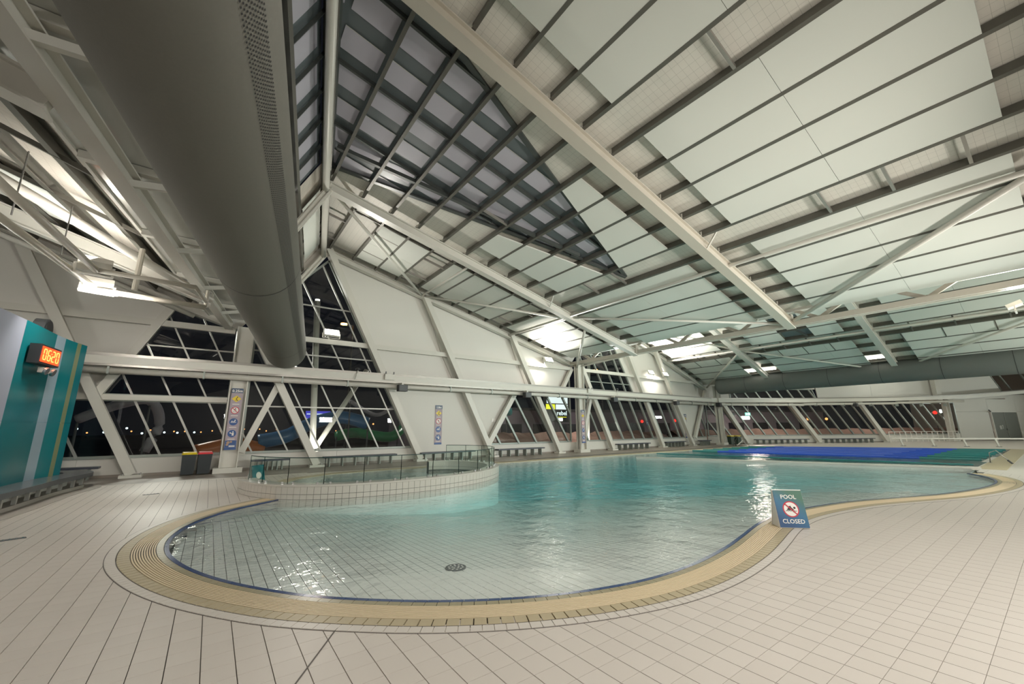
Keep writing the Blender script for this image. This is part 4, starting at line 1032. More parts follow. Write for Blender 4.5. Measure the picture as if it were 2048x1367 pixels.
# ------------------------------------------------------------------ fabric air ducts
dd_ = Vector((.18, .983, -.012)).normalized()
def duct(end, d, L_, r, lab, m_, holes, seams):
    o = empty('air_duct', end); tag(o, lab, 'duct')
    n = 40; a = d.cross(Vector((0, 0, 1))).normalized(); b_ = a.cross(d).normalized()
    def ring(s, rr): return [d * (-s) + (a * math.cos(2 * math.pi * k / n) + b_ * math.sin(2 * math.pi * k / n)) * rr for k in range(n)]
    m = MB(); m.v = []; S_ = [L_ * i / 30 for i in range(31)]
    for s in S_: m.v += ring(s, r)
    for i in range(30):
        for k in range(n): m.f.append((i * n + k, i * n + (k + 1) % n, (i + 1) * n + (k + 1) % n, (i + 1) * n + k))
    m.build('fabric_tube', m_, o, smooth=True)
    m = MB(); prev = None
    prof = [(0, r), (-.10, r * .985), (-.2, r * .93), (-.27, r * .8), (-.31, r * .55), (-.33, r * .2)]
    for s, rr in prof: m.v += ring(s, rr)
    for i in range(len(prof) - 1):
        for k in range(n): m.f.append((i * n + k, i * n + (k + 1) % n, (i + 1) * n + (k + 1) % n, (i + 1) * n + k))
    m.f.append(tuple((len(prof) - 1) * n + k for k in range(n))); m.build('end_cap', m_, o, smooth=True)
    for s in seams:
        m = MB(); m.v = ring(s - .012, r + .006) + ring(s + .012, r + .006)
        for k in range(n): m.f.append((k, (k + 1) % n, n + (k + 1) % n, n + k))
        m.build('seam', 'hole', o, fixn=False)
    for ang0, ang1 in holes:
        # perforated strip: rows of small punched holes
        m = MB(); na = 10; s = 0.3; step = .048
        while s < min(L_, 19.0):
            for q in range(na):
                an = ang0 + (ang1 - ang0) * (q + .5) / na; s2 = s + (step / 2 if q % 2 else 0)
                c = d * (-s2) + (a * math.cos(an) + b_ * math.sin(an)) * (r + .004)
                t = (-a * math.sin(an) + b_ * math.cos(an)) * .0075; u = d * .009
                m.add([c - t - u, c + t - u, c + t + u, c - t + u], [(0, 1, 2, 3)])
            s += step
        h_ = m.build('perforations', 'hole', o, fixn=False); h_['kind'] = 'stuff'
    m = MB()
    m.tube([b_ * (r + .02), b_ * (r + .02) - d * L_], .015, 6); m.build('hanging_rail', 'steel', o)
    for i in range(6):
        s = .6 + i * L_ / 6.2; MB().tube([b_ * (r + .02) - d * s, b_ * (r + 1.2) - d * s], .006, 5).build('hanger_wire', 'steel', o)
    return o
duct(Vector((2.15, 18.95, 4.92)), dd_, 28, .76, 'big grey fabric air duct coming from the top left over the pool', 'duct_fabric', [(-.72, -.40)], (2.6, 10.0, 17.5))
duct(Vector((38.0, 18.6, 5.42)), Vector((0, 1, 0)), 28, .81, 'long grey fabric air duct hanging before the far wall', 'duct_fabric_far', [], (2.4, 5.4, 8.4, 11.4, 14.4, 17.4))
# creases at the free end of the near duct
# light frame tubes above the far duct
lf = empty('cable_tray', (37.0, 0, 6.42)); tag(lf, 'thin white lighting tray running above the far duct', 'tray')
MB().bar((0, 18.5, 0), (0, -9, 0), .12, .05).build('tray', 'white_steel', lf); MB().bar((.35, 18.5, .02), (.35, -9, .02), .05, .05).build('tray_side', 'white_steel', lf)
for i in range(9): MB().bar((-.06, 18 - i * 2.6, 0), (.4, 18 - i * 2.6, 0), .05, .04).build('cross_bar', 'white_steel', lf)

# ------------------------------------------------------------------ light frame and floodlights at the left
fr = empty('light_frame', (0, 0, 0)); tag(fr, 'suspended white tube frame holding two floodlights over the left deck', 'light frame')
pA, pB, pC, pD = Vector((-3.55, 7.5, 5.15)), Vector((-2.75, 13.6, 5.15)), Vector((-.55, 14.2, 5.15)), Vector((-.75, 12.6, 5.25))
MB().tube([pA, pB], .07, 10).build('tube', 'warm_steel', fr, smooth=True)
MB().tube([pB + Vector((-.1, .3, 0)), pC], .07, 10).build('tube', 'warm_steel', fr, smooth=True)
MB().tube([Vector((-3.0, 7.4, 5.2)), Vector((-2.5, 12.3, 5.2))], .07, 10).build('tube', 'warm_steel', fr, smooth=True)
MB().tube([Vector((-2.5, 12.3, 5.2)), pD, pC + Vector((0, -.3, .1))], .055, 10).build('tube', 'warm_steel', fr, smooth=True)
MB().tube([pC, pC + Vector((0, 0, .5))], .05, 8).build('drop_tube', 'warm_steel', fr)
MB().tube([Vector((-1.95, 13.2, 5.1)), Vector((-1.95, 13.2, 6.2))], .06, 8).build('drop_tube', 'warm_steel', fr)
MB().tube([Vector((-3.1, 9.8, 5.2)), Vector((-3.1, 9.8, 6.4))], .012, 6).build('hanger_wire', 'steel', fr)
MB().tube([Vector((-2.9, 11.6, 5.2)), Vector((-2.9, 11.6, 6.3))], .012, 6).build('hanger_wire', 'steel', fr)
def flood(loc, rz, lab, w=.55, lens='lamp_white', tilt=0.35, arm=None):
    o = empty('floodlight', loc, rz); tag(o, lab, 'floodlight')
    c, s = math.cos(tilt), math.sin(tilt)
    MB().bar((-w / 2, 0, 0), (w / 2, 0, 0), .38, .12, (0, s, c)).build('housing', 'white_steel', o)
    l = MB(); u = Vector((0, s, c)); v = Vector((0, c, -s))
    P = [Vector((sx * w * .45, 0, 0)) + v * (sy * .16) + u * .063 for sx, sy in ((-1, -1), (1, -1), (1, 1), (-1, 1))]
    l.add(P, [(0, 1, 2, 3)]); l.build('lens', lens, o, fixn=False)
    l = MB(); l.bar((-w / 2 - .03, 0, -.02), (-w / 2 - .03, 0, -.25), .03, .05); l.bar((w / 2 + .03, 0, -.02), (w / 2 + .03, 0, -.25), .03, .05); l.bar((-w / 2 - .04, 0, -.25), (w / 2 + .04, 0, -.25), .05, .03); l.build('bracket', 'white_steel', o)
    return o
flood((-2.75, 14.0, 5.33), .2, 'left floodlight on the suspended frame, its lens glowing')
flood((-2.55, 12.4, 5.36), .2, 'second floodlight on the suspended frame, nearer the camera')
gl = MB().box((0, 0, 0), (.7, .34, .02)).build('glow_panel', 'lamp_white'); gl.location = (-2.62, 13.55, 5.02); gl.rotation_euler = (0.1, 0, .3); gl.name = 'frame_lamp'; tag(gl, 'bright flat lamp hanging below the suspended frame', 'lamp')
for (x, lab) in ((4.15, 'floodlight on the upper rail between the duct end and the tall window frame'), (18.1, 'floodlight on the upper rail left of the middle column'), (29.7, 'left floodlight of the pair on the far white panel'), (31.8, 'right floodlight of the pair on the far white panel')):
    flood((x, 20.35, 6.22), 0, lab, .7, 'lamp_white', -1.05)
flood((22.2, .4, 5.8), 0, 'floodlight beside the truss at the right edge')
for y, lab in ((15.0, 'left lamp above the far duct'), (8.2, 'right lamp above the far duct')):
    o = empty('linear_lamp', (37.0, y, 6.3)); tag(o, lab, 'lamp'); MB().box((0, 0, 0), (.12, 3.1, .08)).build('body', 'white_steel', o); MB().box((-.09, 0, .02), (.06, 3.0, .09)).build('tube', 'lamp_white', o)
o = empty('linear_lamp', (-.35, 11.0, 6.3)); tag(o, 'slim bright tube lamp in the valley gutter beside the big duct', 'lamp'); o.rotation_euler = (0, 0, -.16)
MB().box((0, 0, 0), (.1, 1.3, .07)).build('body', 'white_steel', o); MB().box((0, 0, -.045), (.06, 1.2, .03)).build('tube', 'lamp_soft', o)

# ------------------------------------------------------------------ loudspeakers and cameras on the beam
for x, lab in ((7.5, 'black loudspeaker on the beam above the first white wall panel'), (15.5, 'black loudspeaker on the beam above the middle windows'), (23.7, 'black loudspeaker on the beam just right of the middle column'), (31.8, 'black loudspeaker on the beam near the far corner')):
    o = empty('loudspeaker', (x, 19.5, 3.66)); tag(o, lab, 'loudspeaker', 'black loudspeakers on the wall beam')
    MB().box((0, 0, 0), (.46, .3, .32)).build('cabinet', 'black', o); MB().box((0, -.155, 0), (.4, .015, .27)).build('grille', 'dark_grey', o); MB().box((0, .12, .22), (.08, .3, .12)).build('bracket', 'white_steel', o)
o = empty('loudspeaker', WF(15.9, 3.75, 1.2)); tag(o, 'black loudspeaker under the far beam', 'loudspeaker', 'black loudspeakers on the wall beam'); MB().box((0, 0, 0), (.5, .35, .32)).build('cabinet', 'black', o); MB().box((0, 0, .24), (.06, .06, .16)).build('bracket', 'steel', o)
o = empty('loudspeaker', WF(.5, 3.7, 1.5)); tag(o, 'black loudspeaker under the beam in the far corner', 'loudspeaker', 'black loudspeakers on the wall beam'); MB().box((0, 0, 0), (.4, .4, .4)).build('cabinet', 'black', o); MB().box((0, 0, .28), (.06, .06, .16)).build('bracket', 'steel', o)
for x, lab in ((5.35, 'round black dome camera on the beam below the duct end'), (24.4, 'small dome camera on the beam right of the middle column')):
    o = empty('security_camera', (x, 19.75, 4.42)); tag(o, lab, 'camera'); MB().tube([(0, 0, 0), (0, 0, .08), (0, 0, .13)], [.11, .11, .06], 14).build('dome', 'black', o, smooth=True); MB().bar((0, -.02, 0), (-.12, -.1, -.45), .03, .04).build('bracket', 'white_steel', o)
for x, lab in ((8.6, 'white junction box on the beam left of the first loudspeaker'), (21.4, 'white junction posts on the beam at the middle column')):
    o = empty('junction_box', (x if x > 9 else 6.9, 19.7, 4.2)); tag(o, lab, 'box'); MB().box((0, 0, 0), (.5, .1, .28)).build('box', 'white_steel', o); MB().box((-.2, 0, .2), (.04, .05, .14)).box((.2, 0, .2), (.04, .05, .14)).build('clips', 'dark_grey', o)

# ------------------------------------------------------------------ depth signs
def pictogram(par, x, z, r, kind, k):
    """round or diamond pictograms, drawn in thin relief, facing -Y"""
    def d(rad, m_, off, nm): return MB().disc((x, -off, z), (0, -1, 0), rad, .004, 26).build(nm, m_, par)
    if kind == 'warn':
        m = MB(); q = r * 1.15; m.slab([(x - q, -.006, z), (x, -.006, z - q * .82), (x + q, -.006, z), (x, -.006, z + q * .82)], .004); m.build('warning_diamond', 'yellow', par)
        m = MB(); m.bar((x + r * .15, -.014, z + r * .35), (x - r * .1, -.014, z - r * .1), .01, r * .16, (1, 0, 0)); m.bar((x - r * .1, -.014, z - r * .1), (x + r * .25, -.014, z - r * .4), .01, r * .14, (1, 0, 0)); m.bar((x - r * .4, -.014, z - r * .45), (x + r * .45, -.014, z - r * .45), .01, r * .09); m.disc((x + r * .2, -.012, z + r * .48), (0, -1, 0), r * .13, .004, 10); m.build('falling_figure', 'black', par)
    elif kind == 'no':
        d(r, 'sign_red', .006, 'prohibition_ring'); d(r * .82, 'sign_white', .011, 'prohibition_face')
        m = MB(); m.bar((x + r * .05, -.018, z + r * .45), (x - r * .2, -.018, z), .004, r * .16, (1, 0, 0)); m.bar((x - r * .2, -.018, z), (x + r * .35, -.018, z + r * .1), .004, r * .12, (1, 0, 0)); m.bar((x - r * .5, -.018, z - r * .4), (x + r * .5, -.018, z - r * .4), .004, r * .08); m.disc((x + r * .1, -.016, z + r * .5), (0, -1, 0), r * .12, .004, 10); m.build('diving_figure', 'black', par)
        m = MB(); m.bar((x - r * .62, -.024, z + r * .62), (x + r * .62, -.024, z - r * .62), .004, r * .15, (1, 0, 0)); m.build('slash', 'sign_red', par)
    else:
        d(r, 'sign_blue', .006, 'mandatory_disc')
        m = MB()
        if kind == 'swim':
            m.bar((x - r * .65, -.014, z - r * .12), (x + r * .65, -.014, z - r * .12), .004, r * .14); m.disc((x - r * .35, -.012, z + r * .15), (0, -1, 0), r * .15, .004, 10); m.bar((x, -.014, z), (x + r * .45, -.014, z + r * .4), .004, r * .2, (1, 0, 0)); m.disc((x + r * .35, -.012, z + r * .5), (0, -1, 0), r * .15, .004, 10)
        else:
            m.disc((x - r * .4, -.012, z + r * .2), (0, -1, 0), r * .18, .004, 10); m.disc((x + r * .2, -.012, z + r * .5), (0, -1, 0), r * .16, .004, 10); m.box((x + r * .22, -.014, z - r * .15), (r * .45, .004, r * .8)); m.bar((x - r * .3, -.014, z), (x + r * .2, -.014, z + r * .05), .004, r * .14)
        m.build('white_figure', 'sign_white', par)
def depth_sign(loc, w_, h_, txt, lab, rz=0, photo=False):
    o = empty('depth_sign', loc, rz); tag(o, lab, 'sign')
    MB().box((0, 0, 0), (w_, .012, h_)).build('board', 'sign_violet', o)
    MB().box((0, -.007, h_ / 2 - w_ * .24), (w_, .006, w_ * .48)).build('header', 'sign_navy', o)
    MB().box((0, -.007, -h_ / 2 + w_ * .12), (w_, .006, w_ * .24)).build('footer', 'sign_blue', o)
    t = textmesh(txt, w_ * .36, 'sign_white', 'lettering', .002, .004); t.parent = o; t.location = (0, -.014, h_ / 2 - w_ * .28); t.rotation_euler = (math.pi / 2, 0, 0)
    top = h_ / 2 - w_ * .55; bot = -h_ / 2 + w_ * (.95 if photo else .3); n_ = 4; pitch = (top - bot) / n_
    for i, kd in enumerate(('warn', 'no', 'swim', 'adult')):
        z = top - pitch * (i + .45); pictogram(o, 0, z, min(w_ * .36, pitch * .40), kd, i)
        MB().box((0, -.008, z - pitch * .47), (w_ * .6, .003, pitch * .05)).build('caption_line', 'sign_white', o)
    if photo:
        zp = -h_ / 2 + w_ * .58
        MB().box((0, -.007, zp), (w_ * .94, .004, w_ * .66)).build('photo_print', 'sign_blue', o)
        m = MB(); m.disc((-w_ * .22, -.010, zp + w_ * .14), (0, -1, 0), w_ * .14, .002, 16); m.disc((-w_ * .28, -.010, zp - w_ * .08), (0, -1, 0), w_ * .11, .002, 16); m.disc((w_ * .02, -.010, zp + w_ * .2), (0, -1, 0), w_ * .1, .002, 16); m.build('photo_faces', 'skin_print', o)
        MB().box((w_ * .12, -.012, zp - w_ * .18), (w_ * .5, .003, w_ * .07)).box((w_ * .12, -.012, zp - w_ * .27), (w_ * .5, .003, w_ * .07)).build('photo_caption', 'sign_white', o)
    return o
depth_sign((0.70, 20.11, 2.12), .40, 2.46, '0.25m', 'tall sign on the broad left column reading 0.25m with safety symbols and a photo', photo=True)
depth_sign((10.28, 20.985, 1.88), .44, 2.16, '1.8m', 'tall depth sign with safety symbols on the white wall behind the toddler pool fence')
depth_sign((20.95, 20.1, 1.76), .34, 2.25, '1.6m', 'tall depth sign with safety symbols on the upright middle column')
depth_sign((35.4, 20.985, 1.76), .42, 2.15, '1.6m', 'tall depth sign with safety symbols on the white wall near the far corner')
o = MB().box((0, 0, 0), (.3, .02, .2)).build('notice', 'sign_white'); o.location = (14.0, 20.985, 2.15); tag(o, 'small pale notice on the wall where the slanted column meets the strut', 'notice')
o = empty('life_ring', (28.6, 20.3, 2.0)); tag(o, 'small dark round life ring holder on the slanted column near the far corner', 'life ring')
m = MB(); pts = [(math.cos(a_) * .1, 0, math.sin(a_) * .17) for a_ in [6.2832 * i / 18 for i in range(19)]]; m.tube(pts, .025, 6, False); m.build('ring', 'sign_navy', o); MB().box((0, .05, 0), (.05, .12, .05)).build('hook', 'steel', o)

# ------------------------------------------------------------------ benches along the walls
def bench(loc, rz, L_, lab, nleg=6, h=.44):
    o = empty('wall_bench', loc, rz); tag(o, lab, 'bench', 'dark benches along the glazed walls')
    MB().box((0, 0, h - .03), (L_, .42, .07)).build('seat', 'bench_seat', o)
    for i in range(nleg):
        x = -L_ / 2 + .25 + (L_ - .5) * i / (nleg - 1)
        MB().box((x, 0, (h - .06) / 2), (.035, .34, h - .06)).build('leg', 'frame_grey', o)
for xa, xb, lab in ((-8.5, -3.0, 'dark bench at the far left beside the teal wall'), (1.5, 2.9, 'short dark bench just right of the depth sign column'), (4.3, 7.7, 'long dark bench behind the left part of the glass fence'), (9.0, 12.3, 'long dark bench behind the right part of the glass fence, under the depth sign'), (13.9, 17.5, 'dark bench right of the glass fence under the middle windows'), (24.9, 28.8, 'dark bench right of the middle column'), (31.0, 34.0, 'short dark bench near the far corner')):
    bench(((xa + xb) / 2, 20.45, 0), 0, xb - xa, lab)
ra = math.atan2(FD.y, FD.x)
for sa, sb, lab in ((4.6, 10.4, 'dark bench on the far wall behind the blue ropes, left one'), (12.2, 18.0, 'dark bench on the far wall left of the white barrier')):
    bench(WF((sa + sb) / 2, 0, .6), ra, sb - sa, lab, 9)
bench((37.2, 20.3, 0), 0, 1.7, 'very short dark bench beside the corner column', 6)

# ------------------------------------------------------------------ bins
def bin_(loc, rz, lid, body, lab, grp=None, s=1.0):
    o = empty('waste_bin', loc, rz); tag(o, lab, 'bin', grp); o.scale = (s, s, s)
    m = MB(); a, b_ = .19, .22
    vs = [(-a, -a, 0.03), (a, -a, .03), (a, a, .03), (-a, a, .03), (-b_, -b_, .76), (b_, -b_, .76), (b_, b_, .76), (-b_, b_, .76)]
    m.add(vs, [(0, 3, 2, 1), (4, 5, 6, 7), (0, 1, 5, 4), (1, 2, 6, 5), (2, 3, 7, 6), (3, 0, 4, 7)]); m.build('body', body, o)
    m = MB(); m.add([(-.24, -.25, .76), (.24, -.25, .76), (.24, .23, .76), (-.24, .23, .76), (-.19, -.2, .83), (.19, -.2, .83), (.21, .22, .85), (-.21, .22, .85)], [(0, 3, 2, 1), (4, 5, 6, 7), (0, 1, 5, 4), (1, 2, 6, 5), (2, 3, 7, 6), (3, 0, 4, 7)]); m.build('lid', lid, o)
    for sx in (-1, 1): MB().tube([(sx * .17 - .02, .2, .06), (sx * .17 + .02, .2, .06)], .06, 10).build('wheel', 'black', o)
    MB().tube([(-.2, .25, .74), (.2, .25, .74)], .018, 6).build('handle', 'black', o)
bin_((-.55, 20.25, 0), .05, 'yellow', 'bin', 'dark wheelie bin with a yellow lid left of the depth sign column')
bin_((-.06, 20.25, 0), .05, 'red', 'bin', 'dark wheelie bin with a red lid left of the depth sign column')
bin_((39.9, 19.2, 0), -.3, 'yellow', 'bin_green', 'green wheelie bin with a yellow lid in the far corner, left one')
bin_((40.5, 18.85, 0), -.3, 'yellow', 'bin_green', 'green wheelie bin with a yellow lid in the far corner, right one')

# ------------------------------------------------------------------ pool closed board
bd = empty('pool_closed_sign', (8.27, 3.14, 0.006)); tag(bd, 'blue POOL CLOSED a-frame board on the pool edge', 'sign')
# local axes: x along the board width (to the right as seen), y away from the viewer
bw = (Vector((8.50, 2.86, 0)) - Vector((8.22, 3.17, 0))); bd.rotation_euler = (0, 0, math.atan2(bw.y, bw.x) + .06)
W2, HB, LN = .235, .60, .15
front = [(-W2, -LN, 0), (W2, -LN, 0), (W2, -.01, HB), (-W2, -.01, HB)]
MB().slab([(x, y + .009, z) for x, y, z in front], .006).build('front_panel', 'sign_white', bd)
MB().slab([(-W2, LN, 0), (W2, LN, 0), (W2, .01, HB), (-W2, .01, HB)], .008).build('back_panel', 'sign_white', bd)
for sx in (-1, 1): MB().slab([(sx * (W2 - .01), -LN, 0), (sx * (W2 - .01), LN, 0), (sx * (W2 - .01), 0, HB)], .004).build('side_panel', 'sign_white', bd)
tilt = math.atan2(LN - .01, HB)
face = empty('face', (0, -LN - .010, 0)); 
bpy.data.objects.remove(face)
RX = math.pi / 2 - tilt
fm = Matrix.Translation((0, -LN - .004, 0)) @ Matrix.Rotation(-tilt, 4, 'X')
def onface(o): o.parent = bd; o.matrix_local = fm; return o
onface(MB().box((0, -.004, HB * .5 + .008), (W2 * 2 - .012, .003, HB * .99)).build('printed_face', 'board_print'))
for body, z, sz in (('POOL', .495, .095), ('CLOSED', .105, .095)):
    t = textmesh(body, sz, 'sign_white', 'lettering', .0015, .0012); t.parent = bd; t.matrix_local = fm @ Matrix.Translation((0.0, -.006, z)) @ Matrix.Rotation(math.pi / 2, 4, 'X')
onface(MB().disc((0, -.005, .30), (0, -1, 0), .128, .002, 36).build('red_ring', 'sign_red'))
onface(MB().disc((0, -.008, .30), (0, -1, 0), .110, .002, 36).build('white_face', 'sign_white'))
m = MB(); m.bar((-.045, -.012, .335), (.005, -.012, .345), .002, .018); m.slab([(-.07, -.012, .285), (.05, -.012, .285), (-.005, -.012, .345), (-.03, -.012, .335)], .002); m.disc((.058, -.011, .322), (0, -1, 0), .018, .002, 12)
for i in range(9): m.bar((-.09 + i * .02, -.012, .270 + (i % 2) * .006), (-.07 + i * .02, -.012, .276 - (i % 2) * .006), .002, .007)
onface(m.build('swimmer', 'black'))
onface(MB().bar((-.082, -.016, .382), (.082, -.016, .218), .002, .017, (1, 0, 0)).build('slash', 'sign_red'))

# second board leaning behind the glass fence
b2_ = empty('pool_closed_sign', (1.3, 15.2, 0)); tag(b2_, 'small POOL CLOSED a-frame board seen through the left end of the glass fence', 'sign'); b2_.rotation_euler = (0, 0, .75)
MB().slab(front, .008).build('front_panel', 'teal_b', b2_); MB().slab([(-W2, LN, 0), (W2, LN, 0), (W2, .01, HB), (-W2, .01, HB)], .008).build('back_panel', 'sign_white', b2_)
m = MB().disc((0, -LN * .55, .3), (0, -1, .22), .12, .004, 24).build('red_ring', 'sign_red', b2_); MB().disc((0, -LN * .55 - .008, .3), (0, -1, .22), .10, .004, 24).build('white_face', 'sign_white', b2_)

# ------------------------------------------------------------------ teal tower wall with round bench
tw = empty('teal_wall_block', (0, 0, 0)); tag(tw, 'curved teal and pale blue striped wall block at the left edge', 'wall block')
TP = [(-4.6, 9.2), (-4.25, 10.6), (-3.98, 12.0), (-3.82, 13.3), (-3.72, 14.5), (-3.66, 15.6), (-3.55, 16.6), (-3.36, 17.45)]
tp = resample(catmull(TP, 10), .05)
TH = 4.22
def ybreak(y):
    return min(range(len(tp)), key=lambda i: abs(tp[i][1] - y))
bands = [(9.2, 12.5, 'lilac'), (12.5, 13.95, 'lilac'), (13.95, 15.75, 'slate_teal'), (15.75, 16.30, 'pale_blue'), (16.30, 16.95, 'teal'), (16.95, 17.15, 'olive_band'), (17.15, 17.45, 'teal_b')]
for ya, yb, m_ in bands:
    i, j = ybreak(ya), ybreak(yb); seg = tp[i:j + 1]
    if len(seg) < 2: continue
    for za, zb in ((.42, 1.9), (1.905, TH)):
        m = MB(); k = len(seg); inn = [(x - .06, y) for x, y in seg]
        m.v = [(x, y, zb) for x, y in seg] + [(x, y, zb) for x, y in inn] + [(x, y, za) for x, y in seg] + [(x, y, za) for x, y in inn]
        for q in range(k - 1): m.f += [(q, q + 1, k + q + 1, k + q), (q, 2 * k + q, 2 * k + q + 1, q + 1), (k + q, k + q + 1, 3 * k + q + 1, 3 * k + q)]
        m.build('cladding_panel', m_, tw, fixn=True)
bodyp = [(x - .07, y) for x, y in tp[::8]] + [(-4.2, 18.3), (-7.5, 18.3), (-7.5, 9.2)]
MB().prism(bodyp, 0, TH - .02).build('core', 'slate_teal', tw)
tb = empty('round_bench', (0, 0, 0)); tag(tb, 'grey bench with short legs wrapped around the foot of the teal wall', 'bench')
bo = [(x + .62, y) for x, y in tp[::10]]; tail = [(-2.75, 17.9), (-2.98, 18.6), (-3.6, 19.1), (-4.4, 19.2), (-5.5, 19.1)]
bo = catmull(bo + tail, 4); bi = [(x - .62, y) for x, y in bo]
bi = [(x, y) for x, y in bo]; 
def bench_ring(w0, w1, z0, z1, m_, nm):
    a = offset(bo, w0); b_ = offset(bo, w1); m = wallstrip(a, b_, z0, z1); return m.build(nm, m_, tb, fixn=True)
bench_ring(0, .62, .40, .45, 'bench_top', 'seat'); bench_ring(-.012, .015, .33, .452, 'dark_grey', 'edge_band')
bench_ring(.14, .62, 0, .10, 'stone', 'plinth_step'); bench_ring(-.25, .2, 0, .012, 'stone', 'floor_band')
rs = resample(offset(bo, .2), .62)
for i in range(1, len(rs)):
    MB().box((rs[i][0], rs[i][1], .25), (.07, .09, .32)).build('leg', 'mullion_grey', tb)
bench_ring(.5, .53, .1, .4, 'white_wall', 'kick_panel')
# clock
ck = empty('digital_clock', (-3.56, 14.75, 3.50)); tag(ck, 'red digital clock showing 06:20 on the teal wall', 'clock'); ck.rotation_euler = (0, 0, math.radians(84))
MB().box((0, -.02, 0), (1.05, .2, .46)).build('case', 'black', ck)
MB().box((0, -.125, 0), (.95, .012, .37)).build('display', 'led_red', ck)
SEG = {'0': 'abcdef', '6': 'acdefg', '2': 'abged'}
POS = {'a': (0, 1, 1), 'b': (1, .5, 0), 'c': (1, -.5, 0), 'd': (0, -1, 1), 'e': (-1, -.5, 0), 'f': (-1, .5, 0), 'g': (0, 0, 1)}
for i, ch in enumerate('0620'):
    m = MB(); x0_ = -.33 + i * .22 
    for s_ in SEG[ch]:
        px, pz, hz = POS[s_]; m.box((x0_ + px * .065, -.135, pz * .125), (.11 if hz else .028, .008, .028 if hz else .105))
    m.build('digit', 'led_orange', ck)
MB().box((0, -.135, .05), (.022, .008, .022)).box((0, -.135, -.05), (.022, .008, .022)).build('colon', 'led_orange', ck)
eb = empty('emergency_light', (-3.52, 14.75, 3.14)); tag(eb, 'twin head emergency light under the red clock', 'lamp'); eb.rotation_euler = (0, 0, math.radians(84))
MB().box((0, -.03, 0), (.4, .1, .12)).build('body', 'stone', eb)
for sx in (-1, 1): MB().disc((sx * .18, -.10, -.02), (0, -1, -.3), .09, .05, 16).build('head', 'steel', eb)
fn_ = empty('round_fan', (-4.05, 16.55, 4.22)); tag(fn_, 'dark round fan housing standing on top of the teal wall', 'fan')
m = MB(); m.tube([(-.22, 0, .2), (.02, 0, .2)], [.34, .34], 20); m.build('housing', 'dark_grey', fn_); m = MB(); m.tube([(.03, 0, .2), (.05, 0, .2)], [.3, .3], 20); m.build('grille', 'black', fn_)
MB().box((-.1, 0, -.05), (.2, .5, .1)).build('foot', 'dark_grey', fn_)
tl = empty('window_lamp', (-4.4, 12.1, 4.32)); tag(tl, 'bright white lamp above the top left end of the teal wall', 'lamp')
MB().box((0, 0, .02), (.14, 1.6, .5)).build('lens', 'lamp_white', tl); MB().box((-.12, 0, .02), (.1, 1.7, .6)).build('body', 'white_steel', tl)

# ------------------------------------------------------------------ far side furniture
ex = empty('exit_sign', (41.7, 18.2, 2.85)); tag(ex, 'small green exit sign hanging on a rod before the far windows', 'sign'); ex.rotation_euler = (0, 0, ra - .1)
MB().box((0, 0, 0), (.5, .06, .27)).build('box', 'exit_green', ex); MB().box((.1, -.035, 0), (.14, .01, .17)).box((-.12, -.035, 0), (.12, .01, .1)).build('running_figure', 'exit_white', ex); MB().tube([(.1, 0, .13), (.1, 0, .9)], .01, 6).build('rod', 'steel', ex)
# pool ladder at far edge
ld = empty('pool_ladder', (37.6, 17.3, 0)); tag(ld, 'steel grab rail ladder at the far corner of the lap pool', 'ladder')
for sx in (-.25, .25):
    pts = [(sx, .55, 0), (sx, .5, .5), (sx, .3, .78), (sx, 0, .82), (sx, -.35, .6), (sx, -.6, .0), (sx, -.6, -.8)]; MB().tube(catmull3(pts) if False else pts, .022, 8).build('rail', 'steel', ld, smooth=True)
for z in (-.1, -.4, -.7): MB().box((0, -.6, z), (.5, .08, .025)).build('rung', 'steel', ld)
m = MB().tube([(.4, .5, .02), (.85, .2, .42)], .045, 8).build('step', 'sign_white', ld)
# small steel starting step at right near edge
st_ = empty('grab_rail', (28.9, 2.15, 0)); st_.scale = (.72, .72, .72); tag(st_, 'short steel grab rail at the near right corner of the lap pool', 'handrail')
MB().tube([(0, .35, 0), (0, .3, .62), (0, .0, .78), (-.35, -.55, .02)], .03, 8).build('rail', 'steel', st_, smooth=True); MB().tube([(-.25, -.4, .22), (-.36, -.58, .0)], .05, 8).build('grip', 'dark_grey', st_); MB().box((0, .35, .01), (.15, .15, .02)).build('foot_plate', 'steel', st_)
# white crowd barrier grid
gb = empty('crowd_barrier', WF(19.6, 0, .9)); tag(gb, 'white barrier of square bars below the right part of the far windows', 'barrier'); gb.rotation_euler = (0, 0, ra)
LB = 8.6
for z in (.08, .55, 1.05): MB().tube([(0, 0, z), (LB, 0, z)], .03, 6).build('rail', 'sign_white', gb)
src = MB().box((0, 0, .55), (.045, .045, 1.05)).build('upright', 'sign_white', gb); src.location = (0, 0, 0)
for i in range(1, 14): inst(src, gb, (LB * i / 13, 0, 0))
# long low white rail on the far deck
rl = empty('low_rail', (0, 0, 0)); tag(rl, 'long low white rail on short posts in front of the plant room door', 'rail')
P_ = [Vector((46.9, 8.6, 0)), Vector((47.9, 6.9, 0)), Vector((48.9, 5.2, 0)), Vector((49.9, 3.6, 0)), Vector((50.9, 2.1, 0))]
MB().tube([p + Vector((0, 0, .62)) for p in (P_[0] + Vector((-.3, .5, 0)), P_[2], P_[4] + Vector((.3, -.3, 0)))], .055, 8).build('top_rail', 'sign_white', rl)
for p in P_:
    MB().bar(p + Vector((.15, -.1, 0)), p + Vector((0, 0, .6)), .06, .14).build('post', 'white_steel', rl); MB().box((p.x + .15, p.y - .1, .01), (.3, .3, .02)).build('foot', 'dark_grey', rl)
